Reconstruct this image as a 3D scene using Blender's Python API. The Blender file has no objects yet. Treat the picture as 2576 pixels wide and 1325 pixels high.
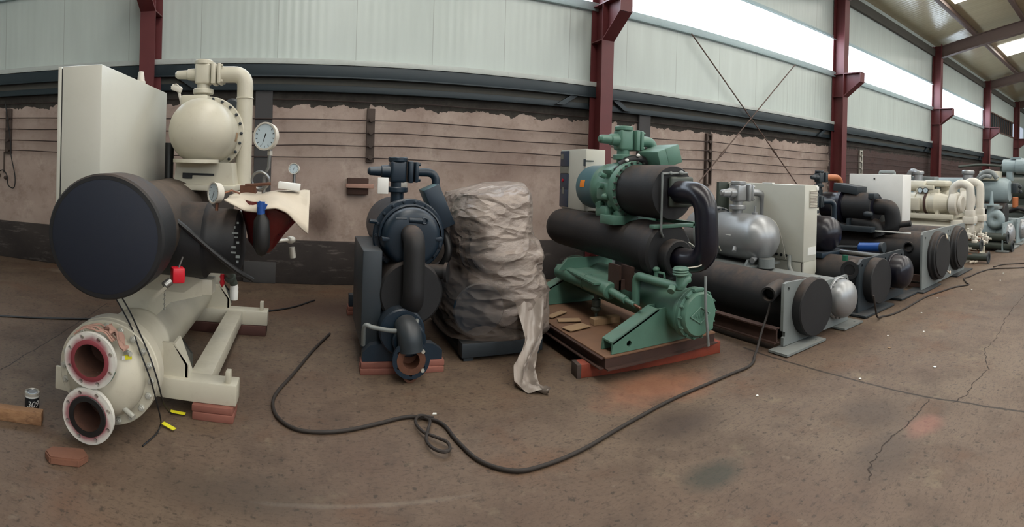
import bpy, bmesh, math, random
from mathutils import Vector, Matrix, noise
random.seed(7)
C = bpy.context.scene.collection
PI = math.pi
X, Y, Z = Vector((1,0,0)), Vector((0,1,0)), Vector((0,0,1))

# ------------------------------------------------------------------ mesh helpers
def basis(ax):
    ax = Vector(ax).normalized()
    u = ax.cross(Z) if abs(ax.z) < .9 else ax.cross(X)
    u.normalize(); v = ax.cross(u).normalized()
    return ax, u, v

class MB:
    """collects shapes in world coordinates, later linked as ONE mesh object"""
    def __init__(s): s.bm = bmesh.new()
    def obox(s, c, size, rot=None, bev=0.0, seg=2):
        M = Matrix.Translation(Vector(c)) @ (rot.to_4x4() if rot else Matrix.Identity(4)) @ Matrix.Diagonal((*size, 1))
        r = bmesh.ops.create_cube(s.bm, size=1, matrix=M)
        if bev > 0:
            es = {e for v in r['verts'] for e in v.link_edges}
            bmesh.ops.bevel(s.bm, geom=list(es), offset=bev, segments=seg, profile=.5, affect='EDGES')
        return s
    def box(s, x0, x1, y0, y1, z0, z1, bev=0.0):
        return s.obox(((x0+x1)/2, (y0+y1)/2, (z0+z1)/2), (abs(x1-x0), abs(y1-y0), abs(z1-z0)), None, bev)
    def lathe(s, o, ax, prof, n=40, a0=0.0, a1=2*PI):
        ax, u, v = basis(ax); o = Vector(o); full = abs(a1-a0) > 6.28
        rings = []
        m = n if full else n+1
        for r, t in prof:
            if r < 1e-6: rings.append([s.bm.verts.new(o + ax*t)])
            else: rings.append([s.bm.verts.new(o + ax*t + u*(r*math.cos(a0+(a1-a0)*k/n)) + v*(r*math.sin(a0+(a1-a0)*k/n))) for k in range(m)])
        for A, B in zip(rings, rings[1:]):
            if len(A) == 1 and len(B) == 1: continue
            for k in range(n):
                j = (k+1) % m
                try:
                    if len(A) == 1: s.bm.faces.new((A[0], B[k], B[j]))
                    elif len(B) == 1: s.bm.faces.new((A[k], B[0], A[j]))
                    else: s.bm.faces.new((A[k], B[k], B[j], A[j]))
                except ValueError: pass
        return s
    def cyl(s, p0, p1, r, r1=None, n=24, bev=0.0):
        p0, p1 = Vector(p0), Vector(p1); L = (p1-p0).length; r1 = r if r1 is None else r1
        if bev > 0: pr = [(0,0),(r-bev,0),(r,bev),(r1,L-bev),(r1-bev,L),(0,L)]
        else: pr = [(0,0),(r,0),(r1,L),(0,L)]
        return s.lathe(p0, p1-p0, pr, n)
    def dome(s, o, ax, r, h, n=40, k=8):
        """ellipsoid cap, base circle at o, pole at o+ax*h"""
        return s.lathe(o, ax, [(r*math.cos(PI/2*i/k), h*math.sin(PI/2*i/k)) for i in range(k)] + [(0, h)], n)
    def ball(s, c, rx, ry, rz, n=20, k=12):
        c = Vector(c); b0 = len(s.bm.verts)
        r = bmesh.ops.create_uvsphere(s.bm, u_segments=n, v_segments=k, radius=1, matrix=Matrix.Translation(c) @ Matrix.Diagonal((rx, ry, rz, 1)))
        return s
    def torus(s, c, ax, R, r, n=40, m=10):
        return s.lathe(c, ax, [(R + r*math.cos(2*PI*k/m), r*math.sin(2*PI*k/m)) for k in range(m+1)], n)
    def tube(s, pts, r, n=12, fil=0.0, sm=0, cap=True, r1=None):
        P = [Vector(p) for p in pts]
        if fil > 0:
            Q = [P[0]]
            for a, b, c in zip(P, P[1:], P[2:]):
                d0, d1 = (a-b), (c-b); f = min(fil, d0.length*.49, d1.length*.49)
                A, B = b + d0.normalized()*f, b + d1.normalized()*f
                for k in range(9):
                    t = k/8; Q.append((1-t)**2*A + 2*t*(1-t)*b + t*t*B)
            Q.append(P[-1]); P = Q
        elif sm > 0:
            Q = []
            E = [2*P[0]-P[1]] + P + [2*P[-1]-P[-2]]
            for i in range(1, len(E)-2):
                p0, p1, p2, p3 = E[i-1:i+3]
                for k in range(sm):
                    t = k/sm
                    Q.append(.5*((2*p1) + (p2-p0)*t + (2*p0-5*p1+4*p2-p3)*t*t + (3*p1-p0-3*p2+p3)*t**3))
            Q.append(P[-1]); P = Q
        P = [p for i, p in enumerate(P) if i == 0 or (p-P[i-1]).length > 1e-5]
        rings = []; up = None; N = len(P)
        for i, p in enumerate(P):
            d = (P[min(i+1, N-1)] - P[max(i-1, 0)]).normalized()
            if up is None: _, up, _ = basis(d)
            up = (up - d*up.dot(d)).normalized(); w = d.cross(up)
            rr = r if r1 is None else r + (r1-r)*i/(N-1)
            rings.append([s.bm.verts.new(p + up*(rr*math.cos(2*PI*k/n)) + w*(rr*math.sin(2*PI*k/n))) for k in range(n)])
        for A, B in zip(rings, rings[1:]):
            for k in range(n): s.bm.faces.new((A[k], A[(k+1)%n], B[(k+1)%n], B[k]))
        if cap: s.bm.faces.new(rings[0][::-1]); s.bm.faces.new(rings[-1])
        return s
    def plate(s, outer, holes, o, u, v, t):
        """flat plate (2D outline with holes in u,v) of thickness vector t"""
        o, u, v, t = Vector(o), Vector(u), Vector(v), Vector(t)
        bm = bmesh.new()
        for loop in [outer] + list(holes):
            vs = [bm.verts.new(o + u*a + v*b) for a, b in loop]
            for i in range(len(vs)): bm.edges.new((vs[i], vs[(i+1) % len(vs)]))
        bmesh.ops.triangle_fill(bm, use_beauty=True, use_dissolve=False, edges=bm.edges[:])
        r = bmesh.ops.extrude_face_region(bm, geom=bm.faces[:])
        bmesh.ops.translate(bm, verts=[g for g in r['geom'] if isinstance(g, bmesh.types.BMVert)], vec=t)
        bmesh.ops.recalc_face_normals(bm, faces=bm.faces[:])
        me = bpy.data.meshes.new('tmp'); bm.to_mesh(me); bm.free()
        s.bm.from_mesh(me); bpy.data.meshes.remove(me)
        return s
    def poly(s, pts, t):
        P = [Vector(p) for p in pts]; t = Vector(t)
        a = [s.bm.verts.new(p) for p in P]; b = [s.bm.verts.new(p+t) for p in P]
        s.bm.faces.new(a); s.bm.faces.new(b[::-1])
        for i in range(len(P)): s.bm.faces.new((a[i], b[i], b[(i+1)%len(P)], a[(i+1)%len(P)]))
        return s

def circ(cx, cy, r, n=24): return [(cx + r*math.cos(2*PI*k/n), cy + r*math.sin(2*PI*k/n)) for k in range(n)]
def rrect(x0, x1, y0, y1, r, n=5):
    out = []
    for cx, cy, a in ((x1-r, y1-r, 0), (x0+r, y1-r, 90), (x0+r, y0+r, 180), (x1-r, y0+r, 270)):
        for k in range(n+1):
            t = math.radians(a + 90*k/n); out.append((cx + r*math.cos(t), cy + r*math.sin(t)))
    return out

def root_loc(o):
    p = Vector((0,0,0))
    while o is not None: p += o.location; o = o.parent
    return p
WHOLE = {'tape_marks', 'dial_marks', 'tape_scrap', 'scribbled_number', 'keypad', 'number', 'rust_flakes'}
def pieces(bm):
    """loose islands of a mesh, grouped where they touch or nearly touch"""
    seen, isl = set(), []
    for v in bm.verts:
        if v in seen: continue
        st, vs = [v], []; seen.add(v)
        while st:
            a = st.pop(); vs.append(a)
            for e in a.link_edges:
                b = e.other_vert(a)
                if b not in seen: seen.add(b); st.append(b)
        isl.append(vs)
    if len(isl) == 1 or len(isl) > 150: return [isl] if len(isl) == 1 else None
    bb = [([min(v.co[i] for v in vs) for i in range(3)], [max(v.co[i] for v in vs) for i in range(3)]) for vs in isl]
    g = list(range(len(isl)))
    def find(i):
        while g[i] != i: i = g[i]
        return i
    for i in range(len(isl)):
        for j in range(i):
            (a0, a1), (b0, b1) = bb[i], bb[j]
            gap = math.sqrt(sum(max(0, a0[k]-b1[k], b0[k]-a1[k])**2 for k in range(3)))
            if gap <= max(.02, .5*max(max(a1[k]-a0[k] for k in range(3)), max(b1[k]-b0[k] for k in range(3)))): g[find(i)] = find(j)
    out = {}
    for i, vs in enumerate(isl): out.setdefault(find(i), []).append(vs)
    return list(out.values())
def part(name, mb, mat, parent=None, ang=38, flat=False, origin=None):
    bm = mb.bm
    if parent is not None and name not in WHOLE:
        ps = pieces(bm)
        if ps and len(ps) > 1:          # far apart pieces become parts of their own
            first = None
            for grp in ps:
                keep = {v for vs in grp for v in vs}; mp = {}
                nb = MB()
                for v in keep: mp[v] = nb.bm.verts.new(v.co)
                for f in bm.faces:
                    if f.verts[0] in keep: nb.bm.faces.new([mp[v] for v in f.verts])
                o = part(name, nb, mat, parent, ang, flat, origin); first = first or o
            bm.free(); return first
    bmesh.ops.recalc_face_normals(bm, faces=bm.faces[:])
    off = root_loc(parent) if parent is not None else (Vector(origin) if origin else None)
    if off is None:
        lo = [min(v.co[i] for v in bm.verts) for i in range(3)]; hi = [max(v.co[i] for v in bm.verts) for i in range(3)]
        off = Vector(((lo[0]+hi[0])/2, (lo[1]+hi[1])/2, lo[2]))
    bmesh.ops.translate(bm, verts=bm.verts[:], vec=-off)
    me = bpy.data.meshes.new(name); bm.to_mesh(me); bm.free()
    if not flat:
        for p in me.polygons: p.use_smooth = True
        me.set_sharp_from_angle(angle=math.radians(ang))
    me.materials.append(mat)
    o = bpy.data.objects.new(name, me); C.objects.link(o)
    if parent is not None: o.parent = parent
    else: o.location = off
    return o
def tag(o, label=None, cat=None, group=None, kind=None):
    if label: o['label'] = label
    if cat: o['category'] = cat
    if group: o['group'] = group
    if kind: o['kind'] = kind
    return o
def thing(name, label, cat, loc, group=None):
    o = bpy.data.objects.new(name, None); C.objects.link(o); o.location = loc; o.empty_display_size = .2
    return tag(o, label, cat, group)
def struct(name, mb, mat, label=None, parent=None, **k):
    o = part(name, mb, mat, parent, **k)
    if parent is None: o['kind'] = 'structure'
    if label: o['label'] = label
    return o
def bolts(parent, o, ax, R, n, r, h, mat, name='bolt', a0=0.0):
    """hexagonal bolt heads round a flange: one object each, shared mesh"""
    ax, u, v = basis(ax); o = Vector(o); base = root_loc(parent); me = None
    for k in range(n):
        a = a0 + 2*PI*k/n; p = o + u*(R*math.cos(a)) + v*(R*math.sin(a))
        if me is None:
            b = MB().lathe(p, ax, [(0,-.002),(r,-.002),(r,h*.8),(r*.85,h),(0,h)], 6)
            b.lathe(p, ax, [(0,h),(r*.5,h),(r*.45,h*1.5),(0,h*1.5)], 8)
            ob = part(name, b, mat, parent, flat=True); me = ob.data; p0 = p
        else:
            ob = bpy.data.objects.new(name, me); C.objects.link(ob); ob.parent = parent; ob.location = p - p0
    return me

# ------------------------------------------------------------------ materials
def lin(c):
    return tuple(((x/255)/12.92 if x/255 <= .04045 else ((x/255+.055)/1.055)**2.4) for x in c)
def nt(name):
    m = bpy.data.materials.new(name); m.use_nodes = True; t = m.node_tree; t.nodes.clear()
    out = t.nodes.new('ShaderNodeOutputMaterial'); return m, t, out
def N(t, kind, **kw):
    n = t.nodes.new('ShaderNode'+kind)
    for k, v in kw.items():
        if k in n.inputs: n.inputs[k].default_value = v
        else: setattr(n, k, v)
    return n
def setin(n, i, v):
    n.inputs[i].default_value = v
def mathn(t, op, a, b=None, c=None, clamp=False):
    n = t.nodes.new('ShaderNodeMath'); n.operation = op; n.use_clamp = clamp
    for i, x in enumerate((a, b, c)):
        if x is None: continue
        if isinstance(x, (int, float)): n.inputs[i].default_value = x
        else: t.links.new(x, n.inputs[i])
    return n.outputs[0]
def mixc(t, fac, a, b, mode='MIX'):
    n = t.nodes.new('ShaderNodeMix'); n.data_type = 'RGBA'; n.blend_type = mode
    for sck, x in ((n.inputs[0], fac), (n.inputs[6], a), (n.inputs[7], b)):
        if isinstance(x, (int, float)): sck.default_value = x
        elif isinstance(x, tuple): sck.default_value = (*x, 1)
        else: t.links.new(x, sck)
    return n.outputs[2]
def ramp(t, x, a, b):
    n = t.nodes.new('ShaderNodeMapRange'); n.inputs[1].default_value = a; n.inputs[2].default_value = b
    t.links.new(x, n.inputs[0]); return n.outputs[0]
def noisen(t, vec, scale, detail=4, rough=.55):
    n = N(t, 'TexNoise'); n.inputs['Scale'].default_value = scale; n.inputs['Detail'].default_value = detail; n.inputs['Roughness'].default_value = rough
    if vec is not None: t.links.new(vec, n.inputs['Vector'])
    return n.outputs[0]
def coords(t): return N(t, 'TexCoord').outputs['Object']
def bsdf(t, out, col, rough, metal=0.0, spec=.5):
    b = N(t, 'BsdfPrincipled')
    if isinstance(col, tuple): b.inputs['Base Color'].default_value = (*col, 1)
    else: t.links.new(col, b.inputs['Base Color'])
    if isinstance(rough, (int, float)): b.inputs['Roughness'].default_value = rough
    else: t.links.new(rough, b.inputs['Roughness'])
    b.inputs['Metallic'].default_value = metal; b.inputs['Specular IOR Level'].default_value = spec
    t.links.new(b.outputs[0], out.inputs[0]); return b
def bump(t, b, h, strength, dist=.01):
    n = N(t, 'Bump'); n.inputs['Strength'].default_value = strength; n.inputs['Distance'].default_value = dist
    t.links.new(h, n.inputs['Height']); t.links.new(n.outputs[0], b.inputs['Normal'])
def paint(name, col, rough=.45, metal=0.0, var=.14, sc=5.0, dust=0.0, dcol=(112,98,86), bmp=0.0, bsc=60, grime=.25, gcol=(60,48,40), spec=.5):
    m, t, out = nt(name); v = coords(t); c = lin(col)
    n1 = noisen(t, v, sc); f = ramp(t, n1, .3, .7)
    k = mixc(t, f, tuple(x*(1-var) for x in c), tuple(min(1, x*(1+var*.6)) for x in c))
    if grime > 0:
        n2 = noisen(t, v, sc*3.7, 6, .7); g = mathn(t, 'MULTIPLY', ramp(t, n2, .56, .78), grime, clamp=True)
        k = mixc(t, g, k, lin(gcol))
    if dust > 0:   # settled dust lies on upward faces
        g = N(t, 'NewGeometry'); s = N(t, 'SeparateXYZ'); t.links.new(g.outputs['Normal'], s.inputs[0])
        up = ramp(t, s.outputs[2], .3, .95); n3 = noisen(t, v, 9, 5, .65)
        d = mathn(t, 'MULTIPLY', mathn(t, 'MULTIPLY', up, ramp(t, n3, .25, .75)), dust, clamp=True)
        k = mixc(t, d, k, lin(dcol)); rg = mathn(t, 'ADD', mathn(t, 'MULTIPLY', d, .4), rough, clamp=True)
    else: rg = mathn(t, 'ADD', mathn(t, 'MULTIPLY', n1, .2), rough-.1, clamp=True)
    b = bsdf(t, out, k, rg, metal, spec)
    if bmp > 0: bump(t, b, noisen(t, v, bsc, 3), bmp, .004)
    return m
def emit(name, col, s):
    m, t, out = nt(name); e = N(t, 'Emission'); e.inputs[0].default_value = (*lin(col), 1); e.inputs[1].default_value = s
    t.links.new(e.outputs[0], out.inputs[0]); return m

M = {}
M['cream']   = paint('cream_paint', (194,189,172), .38, var=.06, sc=4, grime=.18, gcol=(120,95,70), dust=.25)
M['cabinet'] = paint('cabinet_paint', (196,195,184), .33, var=.04, sc=2, grime=.05)
M['offwhite']= paint('off_white_paint', (204,199,188), .5, var=.06, grime=.3, gcol=(128,108,90))
M['insul']   = paint('black_foam_insulation', (23,24,27), .62, var=.2, dust=.8, dcol=(98,82,72), bmp=.15, bsc=90, grime=.1, gcol=(70,62,56))
M['insuldust'] = paint('dusty_brown_insulation', (62,54,48), .7, var=.2, dust=.6, dcol=(120,104,92), bmp=.15, bsc=90, grime=.1)
M['insulface']= paint('navy_foam_sheet', (24,30,44), .75, var=.1, bmp=.1, bsc=120, grime=.04, gcol=(60,58,60))
M['blackpl'] = paint('black_shiny_wrap', (22,22,34), .28, var=.2, dust=.3, bmp=.25, bsc=25, grime=.05)
M['blackrub']= paint('black_rubber', (22,22,23), .5, grime=.1)
M['navy']    = paint('navy_blue_paint', (24,41,55), .36, var=.15, dust=.32, dcol=(112,104,98), grime=.15)
M['teal']    = paint('teal_blue_paint', (66,102,110), .36, var=.1, dust=.2, grime=.1)
M['green']   = paint('grey_green_paint', (86,124,109), .4, var=.1, dust=.3, dcol=(116,104,86), grime=.15, gcol=(80,70,55))
M['grey']    = paint('grey_machine_paint', (122,128,128), .42, var=.1, dust=.3, dcol=(140,125,108), grime=.2)
M['silver']  = paint('silver_paint', (158,160,162), .36, metal=.5, var=.08, dust=.25, dcol=(140,125,110), grime=.1)
M['greyblue']= paint('blue_grey_paint', (140,156,160), .42, var=.1, dust=.25, grime=.2)
M['darkgrey']= paint('dark_slate_paint', (44,52,58), .45, var=.12, dust=.3, grime=.2)
M['column']  = paint('red_oxide_paint', (98,44,46), .5, var=.12, sc=3, grime=.15, gcol=(60,40,40))
M['beam']    = paint('brown_grey_steel', (92,74,66), .55, var=.1, grime=.15)
M['tealsteel']=paint('dark_teal_steel', (38,50,56), .5, var=.1, grime=.15)
M['soffit']  = paint('grey_soffit', (84,82,76), .8, var=.1)
M['rust']    = paint('rusty_steel', (98,62,44), .75, var=.3, sc=9, grime=.5, gcol=(48,30,24), bmp=.3)
M['rustred'] = paint('flaking_red_steel', (140,62,42), .65, var=.25, sc=6, grime=.75, gcol=(70,52,44))
M['bore'] = paint('rusty_pipe_bore', (74,46,34), .85, var=.3, sc=12, grime=.6, gcol=(34,22,18), bmp=.3)
M['rustdark']= paint('dark_rust', (66,44,36), .8, var=.3, grime=.3, bmp=.3)
M['rustsheet']=paint('rusty_sheet', (118,86,64), .7, var=.2, sc=3, grime=.5, gcol=(86,58,42))
M['primer']  = paint('dark_red_primer', (132,58,66), .5, var=.12, grime=.2)
M['bag']     = paint('dark_red_plastic', (88,22,22), .3, var=.35, sc=10, bmp=.5, bsc=18, grime=.1)
M['tile'] = paint('brown_tile', (122,82,64), .8, var=.2, grime=.4, gcol=(70,52,44))
M['cloth']   = paint('dusty_cream_cloth', (194,183,166), .85, var=.1, grime=.12, bmp=.2, bsc=60)
M['rag']     = paint('pink_rag', (168,132,118), .9, var=.2, bmp=.4, bsc=50)
M['white']   = paint('white_plastic', (226,226,222), .4, var=.03, grime=.05)
M['bolt']    = paint('steel_bolt', (188,188,180), .35, metal=.3, var=.05, grime=.1)
M['steel']   = paint('bare_steel', (150,150,148), .32, metal=.85, var=.1, grime=.15)
M['brass']   = paint('copper_pipe', (134,92,72), .4, metal=.6, var=.12, grime=.2)
M['orange']  = paint('orange_pipe_paint', (176,104,62), .5, var=.08, grime=.15)
M['orangest']= paint('orange_sticker', (226,128,30), .5, var=.03, grime=0)
M['red']     = paint('red_plastic', (196,28,44), .35, var=.06, grime=.03)
M['yellow']  = paint('yellow_tag', (222,214,40), .5, var=.04, grime=.03)
M['blue']    = paint('blue_paint', (34,78,150), .35, var=.08, grime=.1)
M['greentape']=paint('green_strap', (28,92,70), .45, var=.1, grime=.05)
M['dial']    = paint('gauge_dial', (196,212,220), .25, var=.02, grime=.0)
M['ink']     = paint('black_ink', (26,28,32), .5, grime=0)
M['panelblue']=paint('control_panel_blue', (54,66,84), .35, var=.05, grime=.05)
M['screen']  = paint('panel_window', (120,120,112), .3, var=.05, grime=0)
M['wood']    = None
M['redwood'] = paint('painted_red_timber', (134,84,72), .75, var=.15, grime=.3, gcol=(90,56,46))
M['darkwood']= paint('dark_red_timber', (78,48,42), .8, var=.2, grime=.3)
M['board']   = paint('weathered_board', (74,62,56), .8, var=.25, grime=.3)
M['wire']    = paint('rusty_wire', (54,40,38), .7)
M['hose']    = paint('dark_hose', (44,37,33), .7, var=.15, grime=.3, gcol=(80,68,58))
M['cardboard']=paint('cardboard', (158,130,100), .85, var=.12, grime=.25)
M['frost']   = paint('silver_cap', (190,186,176), .4, metal=.3)
M['darkolive']=paint('dark_olive_paint', (62,70,64), .5, var=.15, dust=.3, grime=.2)

def wood_mat():
    m, t, out = nt('raw_timber'); v = coords(t)
    mp = N(t, 'Mapping'); mp.inputs['Scale'].default_value = (2, 30, 30); t.links.new(v, mp.inputs[0])
    n = noisen(t, mp.outputs[0], 1.5, 5, .6); k = mixc(t, ramp(t, n, .3, .7), lin((158,120,86)), lin((116,82,56)))
    g = noisen(t, v, 14, 5, .7); k = mixc(t, mathn(t, 'MULTIPLY', ramp(t, g, .58, .75), .7), k, lin((70,46,34)))
    b = bsdf(t, out, k, .8); bump(t, b, n, .3, .004); return m
M['wood'] = wood_mat()

def flange_mat():
    """white flange face with dark red primer sprayed round the bore and green strokes on the rim"""
    m, t, out = nt('white_flange_with_primer'); v = coords(t)
    k = mixc(t, ramp(t, noisen(t, v, 8), .35, .7), lin((214,212,204)), lin((190,188,182)))
    n = noisen(t, v, 26, 5, .7); k = mixc(t, mathn(t, 'MULTIPLY', ramp(t, n, .6, .75), .6), k, lin((150,96,100)))
    s = N(t, 'SeparateXYZ'); t.links.new(v, s.inputs[0]); ds = []
    for cx, cz in ((-.02, .47), (-.025, .185)):
        dx = mathn(t, 'SUBTRACT', s.outputs[0], cx); dz = mathn(t, 'SUBTRACT', s.outputs[2], cz)
        ds.append(mathn(t, 'SQRT', mathn(t, 'ADD', mathn(t, 'MULTIPLY', dx, dx), mathn(t, 'MULTIPLY', dz, dz))))
    d = mathn(t, 'ADD', mathn(t, 'MINIMUM', ds[0], ds[1]), mathn(t, 'MULTIPLY', mathn(t, 'SUBTRACT', noisen(t, v, 7, 3), .5), .07))
    k = mixc(t, mathn(t, 'MULTIPLY', ramp(t, d, .134, .108), .85, clamp=True), k, lin((142,72,84)))
    bsdf(t, out, k, .45); return m
M['flange'] = flange_mat()
WIN, SKY, EXPO = 9.0, 9.0, 0.12   # daylight through the window strip, through the roof sheets; exposure

# ------------------------------------------------------------------ the hall
COLX = [-7.9, -2.02, 3.75, 9.75, 15.65, 21.65, 27.6]
X0, X1, YB, YF, RIDGE = -9.0, 31.0, 6.42, -12.0, -2.8
def roof_z(y): return 5.86 + .25*(6.4-y) if y > RIDGE else roof_z_ridge - .25*(RIDGE-y)
roof_z_ridge = 5.86 + .25*(6.4-RIDGE)

def floor_mat():
    m, t, out = nt('stained_concrete_floor'); v = coords(t)
    big = noisen(t, v, .55, 5, .6); mid = noisen(t, v, 2.6, 6, .65); fine = noisen(t, v, 38, 4, .7)
    mp = N(t, 'Mapping'); mp.inputs['Scale'].default_value = (9, 34, 20); t.links.new(v, mp.inputs[0])
    streak = noisen(t, mp.outputs[0], 2.2, 4, .7)
    k = mixc(t, ramp(t, big, .35, .65), lin((108,92,77)), lin((93,74,61)))
    k = mixc(t, mathn(t, 'MULTIPLY', ramp(t, mid, .48, .72), .7), k, lin((70,57,48)))
    k = mixc(t, mathn(t, 'MULTIPLY', ramp(t, noisen(t, v, 1.3, 4), .55, .75), .45), k, lin((124,86,60)))
    k = mixc(t, mathn(t, 'MULTIPLY', ramp(t, fine, .52, .72), .6), k, lin((56,46,39)))
    k = mixc(t, mathn(t, 'MULTIPLY', ramp(t, streak, .55, .7), .7), k, lin((52,43,37)))
    k = mixc(t, mathn(t, 'MULTIPLY', ramp(t, noisen(t, v, 11, 3), .66, .78), .4), k, lin((150,134,116)))
    k = mixc(t, mathn(t, 'MULTIPLY', ramp(t, noisen(t, v, 21, 3, .6), .60, .68), .75), k, lin((50,42,35)))
    k = mixc(t, mathn(t, 'MULTIPLY', ramp(t, noisen(t, v, 5.5, 5, .7), .55, .72), .5), k, lin((66,55,46)))
    k = mixc(t, mathn(t, 'MULTIPLY', ramp(t, noisen(t, v, 3.4, 5, .7), .58, .72), .35), k, lin((134,120,98)))
    s = N(t, 'SeparateXYZ'); t.links.new(v, s.inputs[0]); sx, sy = s.outputs[0], s.outputs[1]
    wob = mathn(t, 'MULTIPLY', mathn(t, 'SUBTRACT', noisen(t, v, 1.2, 6, .7), .5), .10)
    def blob(k, cx, cy, rx, ry, a, col):
        dx = mathn(t, 'DIVIDE', mathn(t, 'SUBTRACT', sx, cx), rx); dy = mathn(t, 'DIVIDE', mathn(t, 'SUBTRACT', sy, cy), ry)
        d = mathn(t, 'SQRT', mathn(t, 'ADD', mathn(t, 'MULTIPLY', dx, dx), mathn(t, 'MULTIPLY', dy, dy)))
        d = mathn(t, 'ADD', d, mathn(t, 'MULTIPLY', mathn(t, 'SUBTRACT', mid, .5), 1.6))
        return mixc(t, mathn(t, 'MULTIPLY', ramp(t, d, 1.1, .35), a, clamp=True), k, lin(col))
    for b in STAINS: k = blob(k, *b)
    for (cx, y0, y1, w) in ((3.36, -12, 3.05, .016), (-2.02, -3, 4.9, .007), (9.4, -12, 2.4, .009)):   # joints between the slabs
        d = mathn(t, 'ABSOLUTE', mathn(t, 'ADD', mathn(t, 'SUBTRACT', sx, cx), wob))
        f = mathn(t, 'MULTIPLY', ramp(t, d, w, w*.4), mathn(t, 'MULTIPLY', mathn(t, 'GREATER_THAN', sy, y0), mathn(t, 'LESS_THAN', sy, y1)))
        k = mixc(t, mathn(t, 'MULTIPLY', f, .9), k, lin((36,29,24)))
    b = bsdf(t, out, k, mathn(t, 'ADD', mathn(t, 'MULTIPLY', mid, .3), .5), 0, .4)
    bump(t, b, mathn(t, 'ADD', fine, mid), .25, .004); return m
STAINS = [(2.05,2.35,.35,.22,.75,(58,46,40)), (1.85,1.85,.2,.12,.7,(44,50,43)), (-.3,2.3,.5,.2,.5,(58,50,42)),
          (2.95,1.55,.3,.25,.6,(64,52,44)), (2.55,1.25,.3,.2,.6,(66,54,46)), (6.5,1.3,1.0,.35,.55,(62,50,42)), (2.25,2.85,.5,.3,.5,(150,92,66)),
          (3.0,1.2,.2,.1,.4,(150,96,84)), (.35,5.3,.9,.5,.6,(64,44,40)), (-1.3,5.3,1.5,.5,.5,(86,62,50)), (.3,2.25,.5,.02,.22,(150,140,128)), (-3.0,6.0,.5,.12,.4,(150,138,124))]

def brick_mat():
    """old plastered brick: pinkish plaster with a ragged upper edge, grey render above, bare dark brick beyond the third bay"""
    m, t, out = nt('old_plastered_wall'); v = coords(t); s = N(t, 'SeparateXYZ'); t.links.new(v, s.inputs[0]); sx, sz = s.outputs[0], s.outputs[2]
    n = noisen(t, v, 1.7, 6, .6); n2 = noisen(t, v, 6, 6, .7)
    k = mixc(t, ramp(t, n, .3, .7), lin((180,163,153)), lin((156,137,128)))
    k = mixc(t, mathn(t, 'MULTIPLY', ramp(t, n2, .5, .75), .5), k, lin((112,92,84)))
    k = mixc(t, mathn(t, 'MULTIPLY', ramp(t, noisen(t, v, 3.1, 5, .7), .58, .72), .5), k, lin((196,182,172)))
    def blob(k, cx, cz, rx, rz, a, col):
        dx = mathn(t, 'DIVIDE', mathn(t, 'SUBTRACT', sx, cx), rx); dz = mathn(t, 'DIVIDE', mathn(t, 'SUBTRACT', sz, cz), rz)
        d = mathn(t, 'SQRT', mathn(t, 'ADD', mathn(t, 'MULTIPLY', dx, dx), mathn(t, 'MULTIPLY', dz, dz)))
        d = mathn(t, 'ADD', d, mathn(t, 'MULTIPLY', mathn(t, 'SUBTRACT', n2, .5), 1.2))
        return mixc(t, mathn(t, 'MULTIPLY', ramp(t, d, 1.0, .3), a, clamp=True), k, lin(col))
    k = blob(k, .08, .78, .28, .34, .75, (66,48,40)); k = blob(k, -3.4, 1.7, .6, .4, .35, (110,92,84)); k = blob(k, 2.4, 1.5, .5, .6, .3, (116,92,84))
    # dark bare brick where the plaster is missing
    bk = N(t, 'TexBrick'); mp = N(t, 'Mapping'); mp.inputs['Rotation'].default_value = (PI/2, 0, 0); t.links.new(v, mp.inputs[0]); t.links.new(mp.outputs[0], bk.inputs['Vector'])
    bk.inputs['Color1'].default_value = (*lin((84,66,63)), 1); bk.inputs['Color2'].default_value = (*lin((70,55,53)), 1); bk.inputs['Mortar'].default_value = (*lin((92,82,78)), 1)
    bk.inputs['Scale'].default_value = 4; bk.inputs['Mortar Size'].default_value = .012
    dk = mixc(t, ramp(t, n, .3, .7), bk.outputs[0], lin((82,70,68)))
    far = mathn(t, 'GREATER_THAN', mathn(t, 'ADD', sx, mathn(t, 'MULTIPLY', n2, .3)), 9.95)
    k = mixc(t, far, k, dk)
    edge = mathn(t, 'ADD', 2.19, mathn(t, 'MULTIPLY', mathn(t, 'SUBTRACT', noisen(t, v, 4.2, 5, .6), .5), .28))
    up = mathn(t, 'GREATER_THAN', sz, edge); gk = mixc(t, ramp(t, n2, .35, .65), lin((72,68,63)), lin((56,52,49)))
    k = mixc(t, up, k, gk)
    b = bsdf(t, out, k, .88, 0, .2); bump(t, b, n2, .35, .02); return m
def plinth_mat():
    m, t, out = nt('damp_dark_plinth'); v = coords(t); n = noisen(t, v, 2, 6, .6); mp = N(t, 'Mapping'); mp.inputs['Scale'].default_value = (1.2, 1, 6); t.links.new(v, mp.inputs[0])
    k = mixc(t, ramp(t, n, .3, .7), lin((66,60,58)), lin((44,40,40)))
    k = mixc(t, mathn(t, 'MULTIPLY', ramp(t, noisen(t, mp.outputs[0], 2.2, 6, .7), .56, .72), .6), k, lin((124,116,113)))
    bsdf(t, out, k, .8, 0, .3); return m
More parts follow.
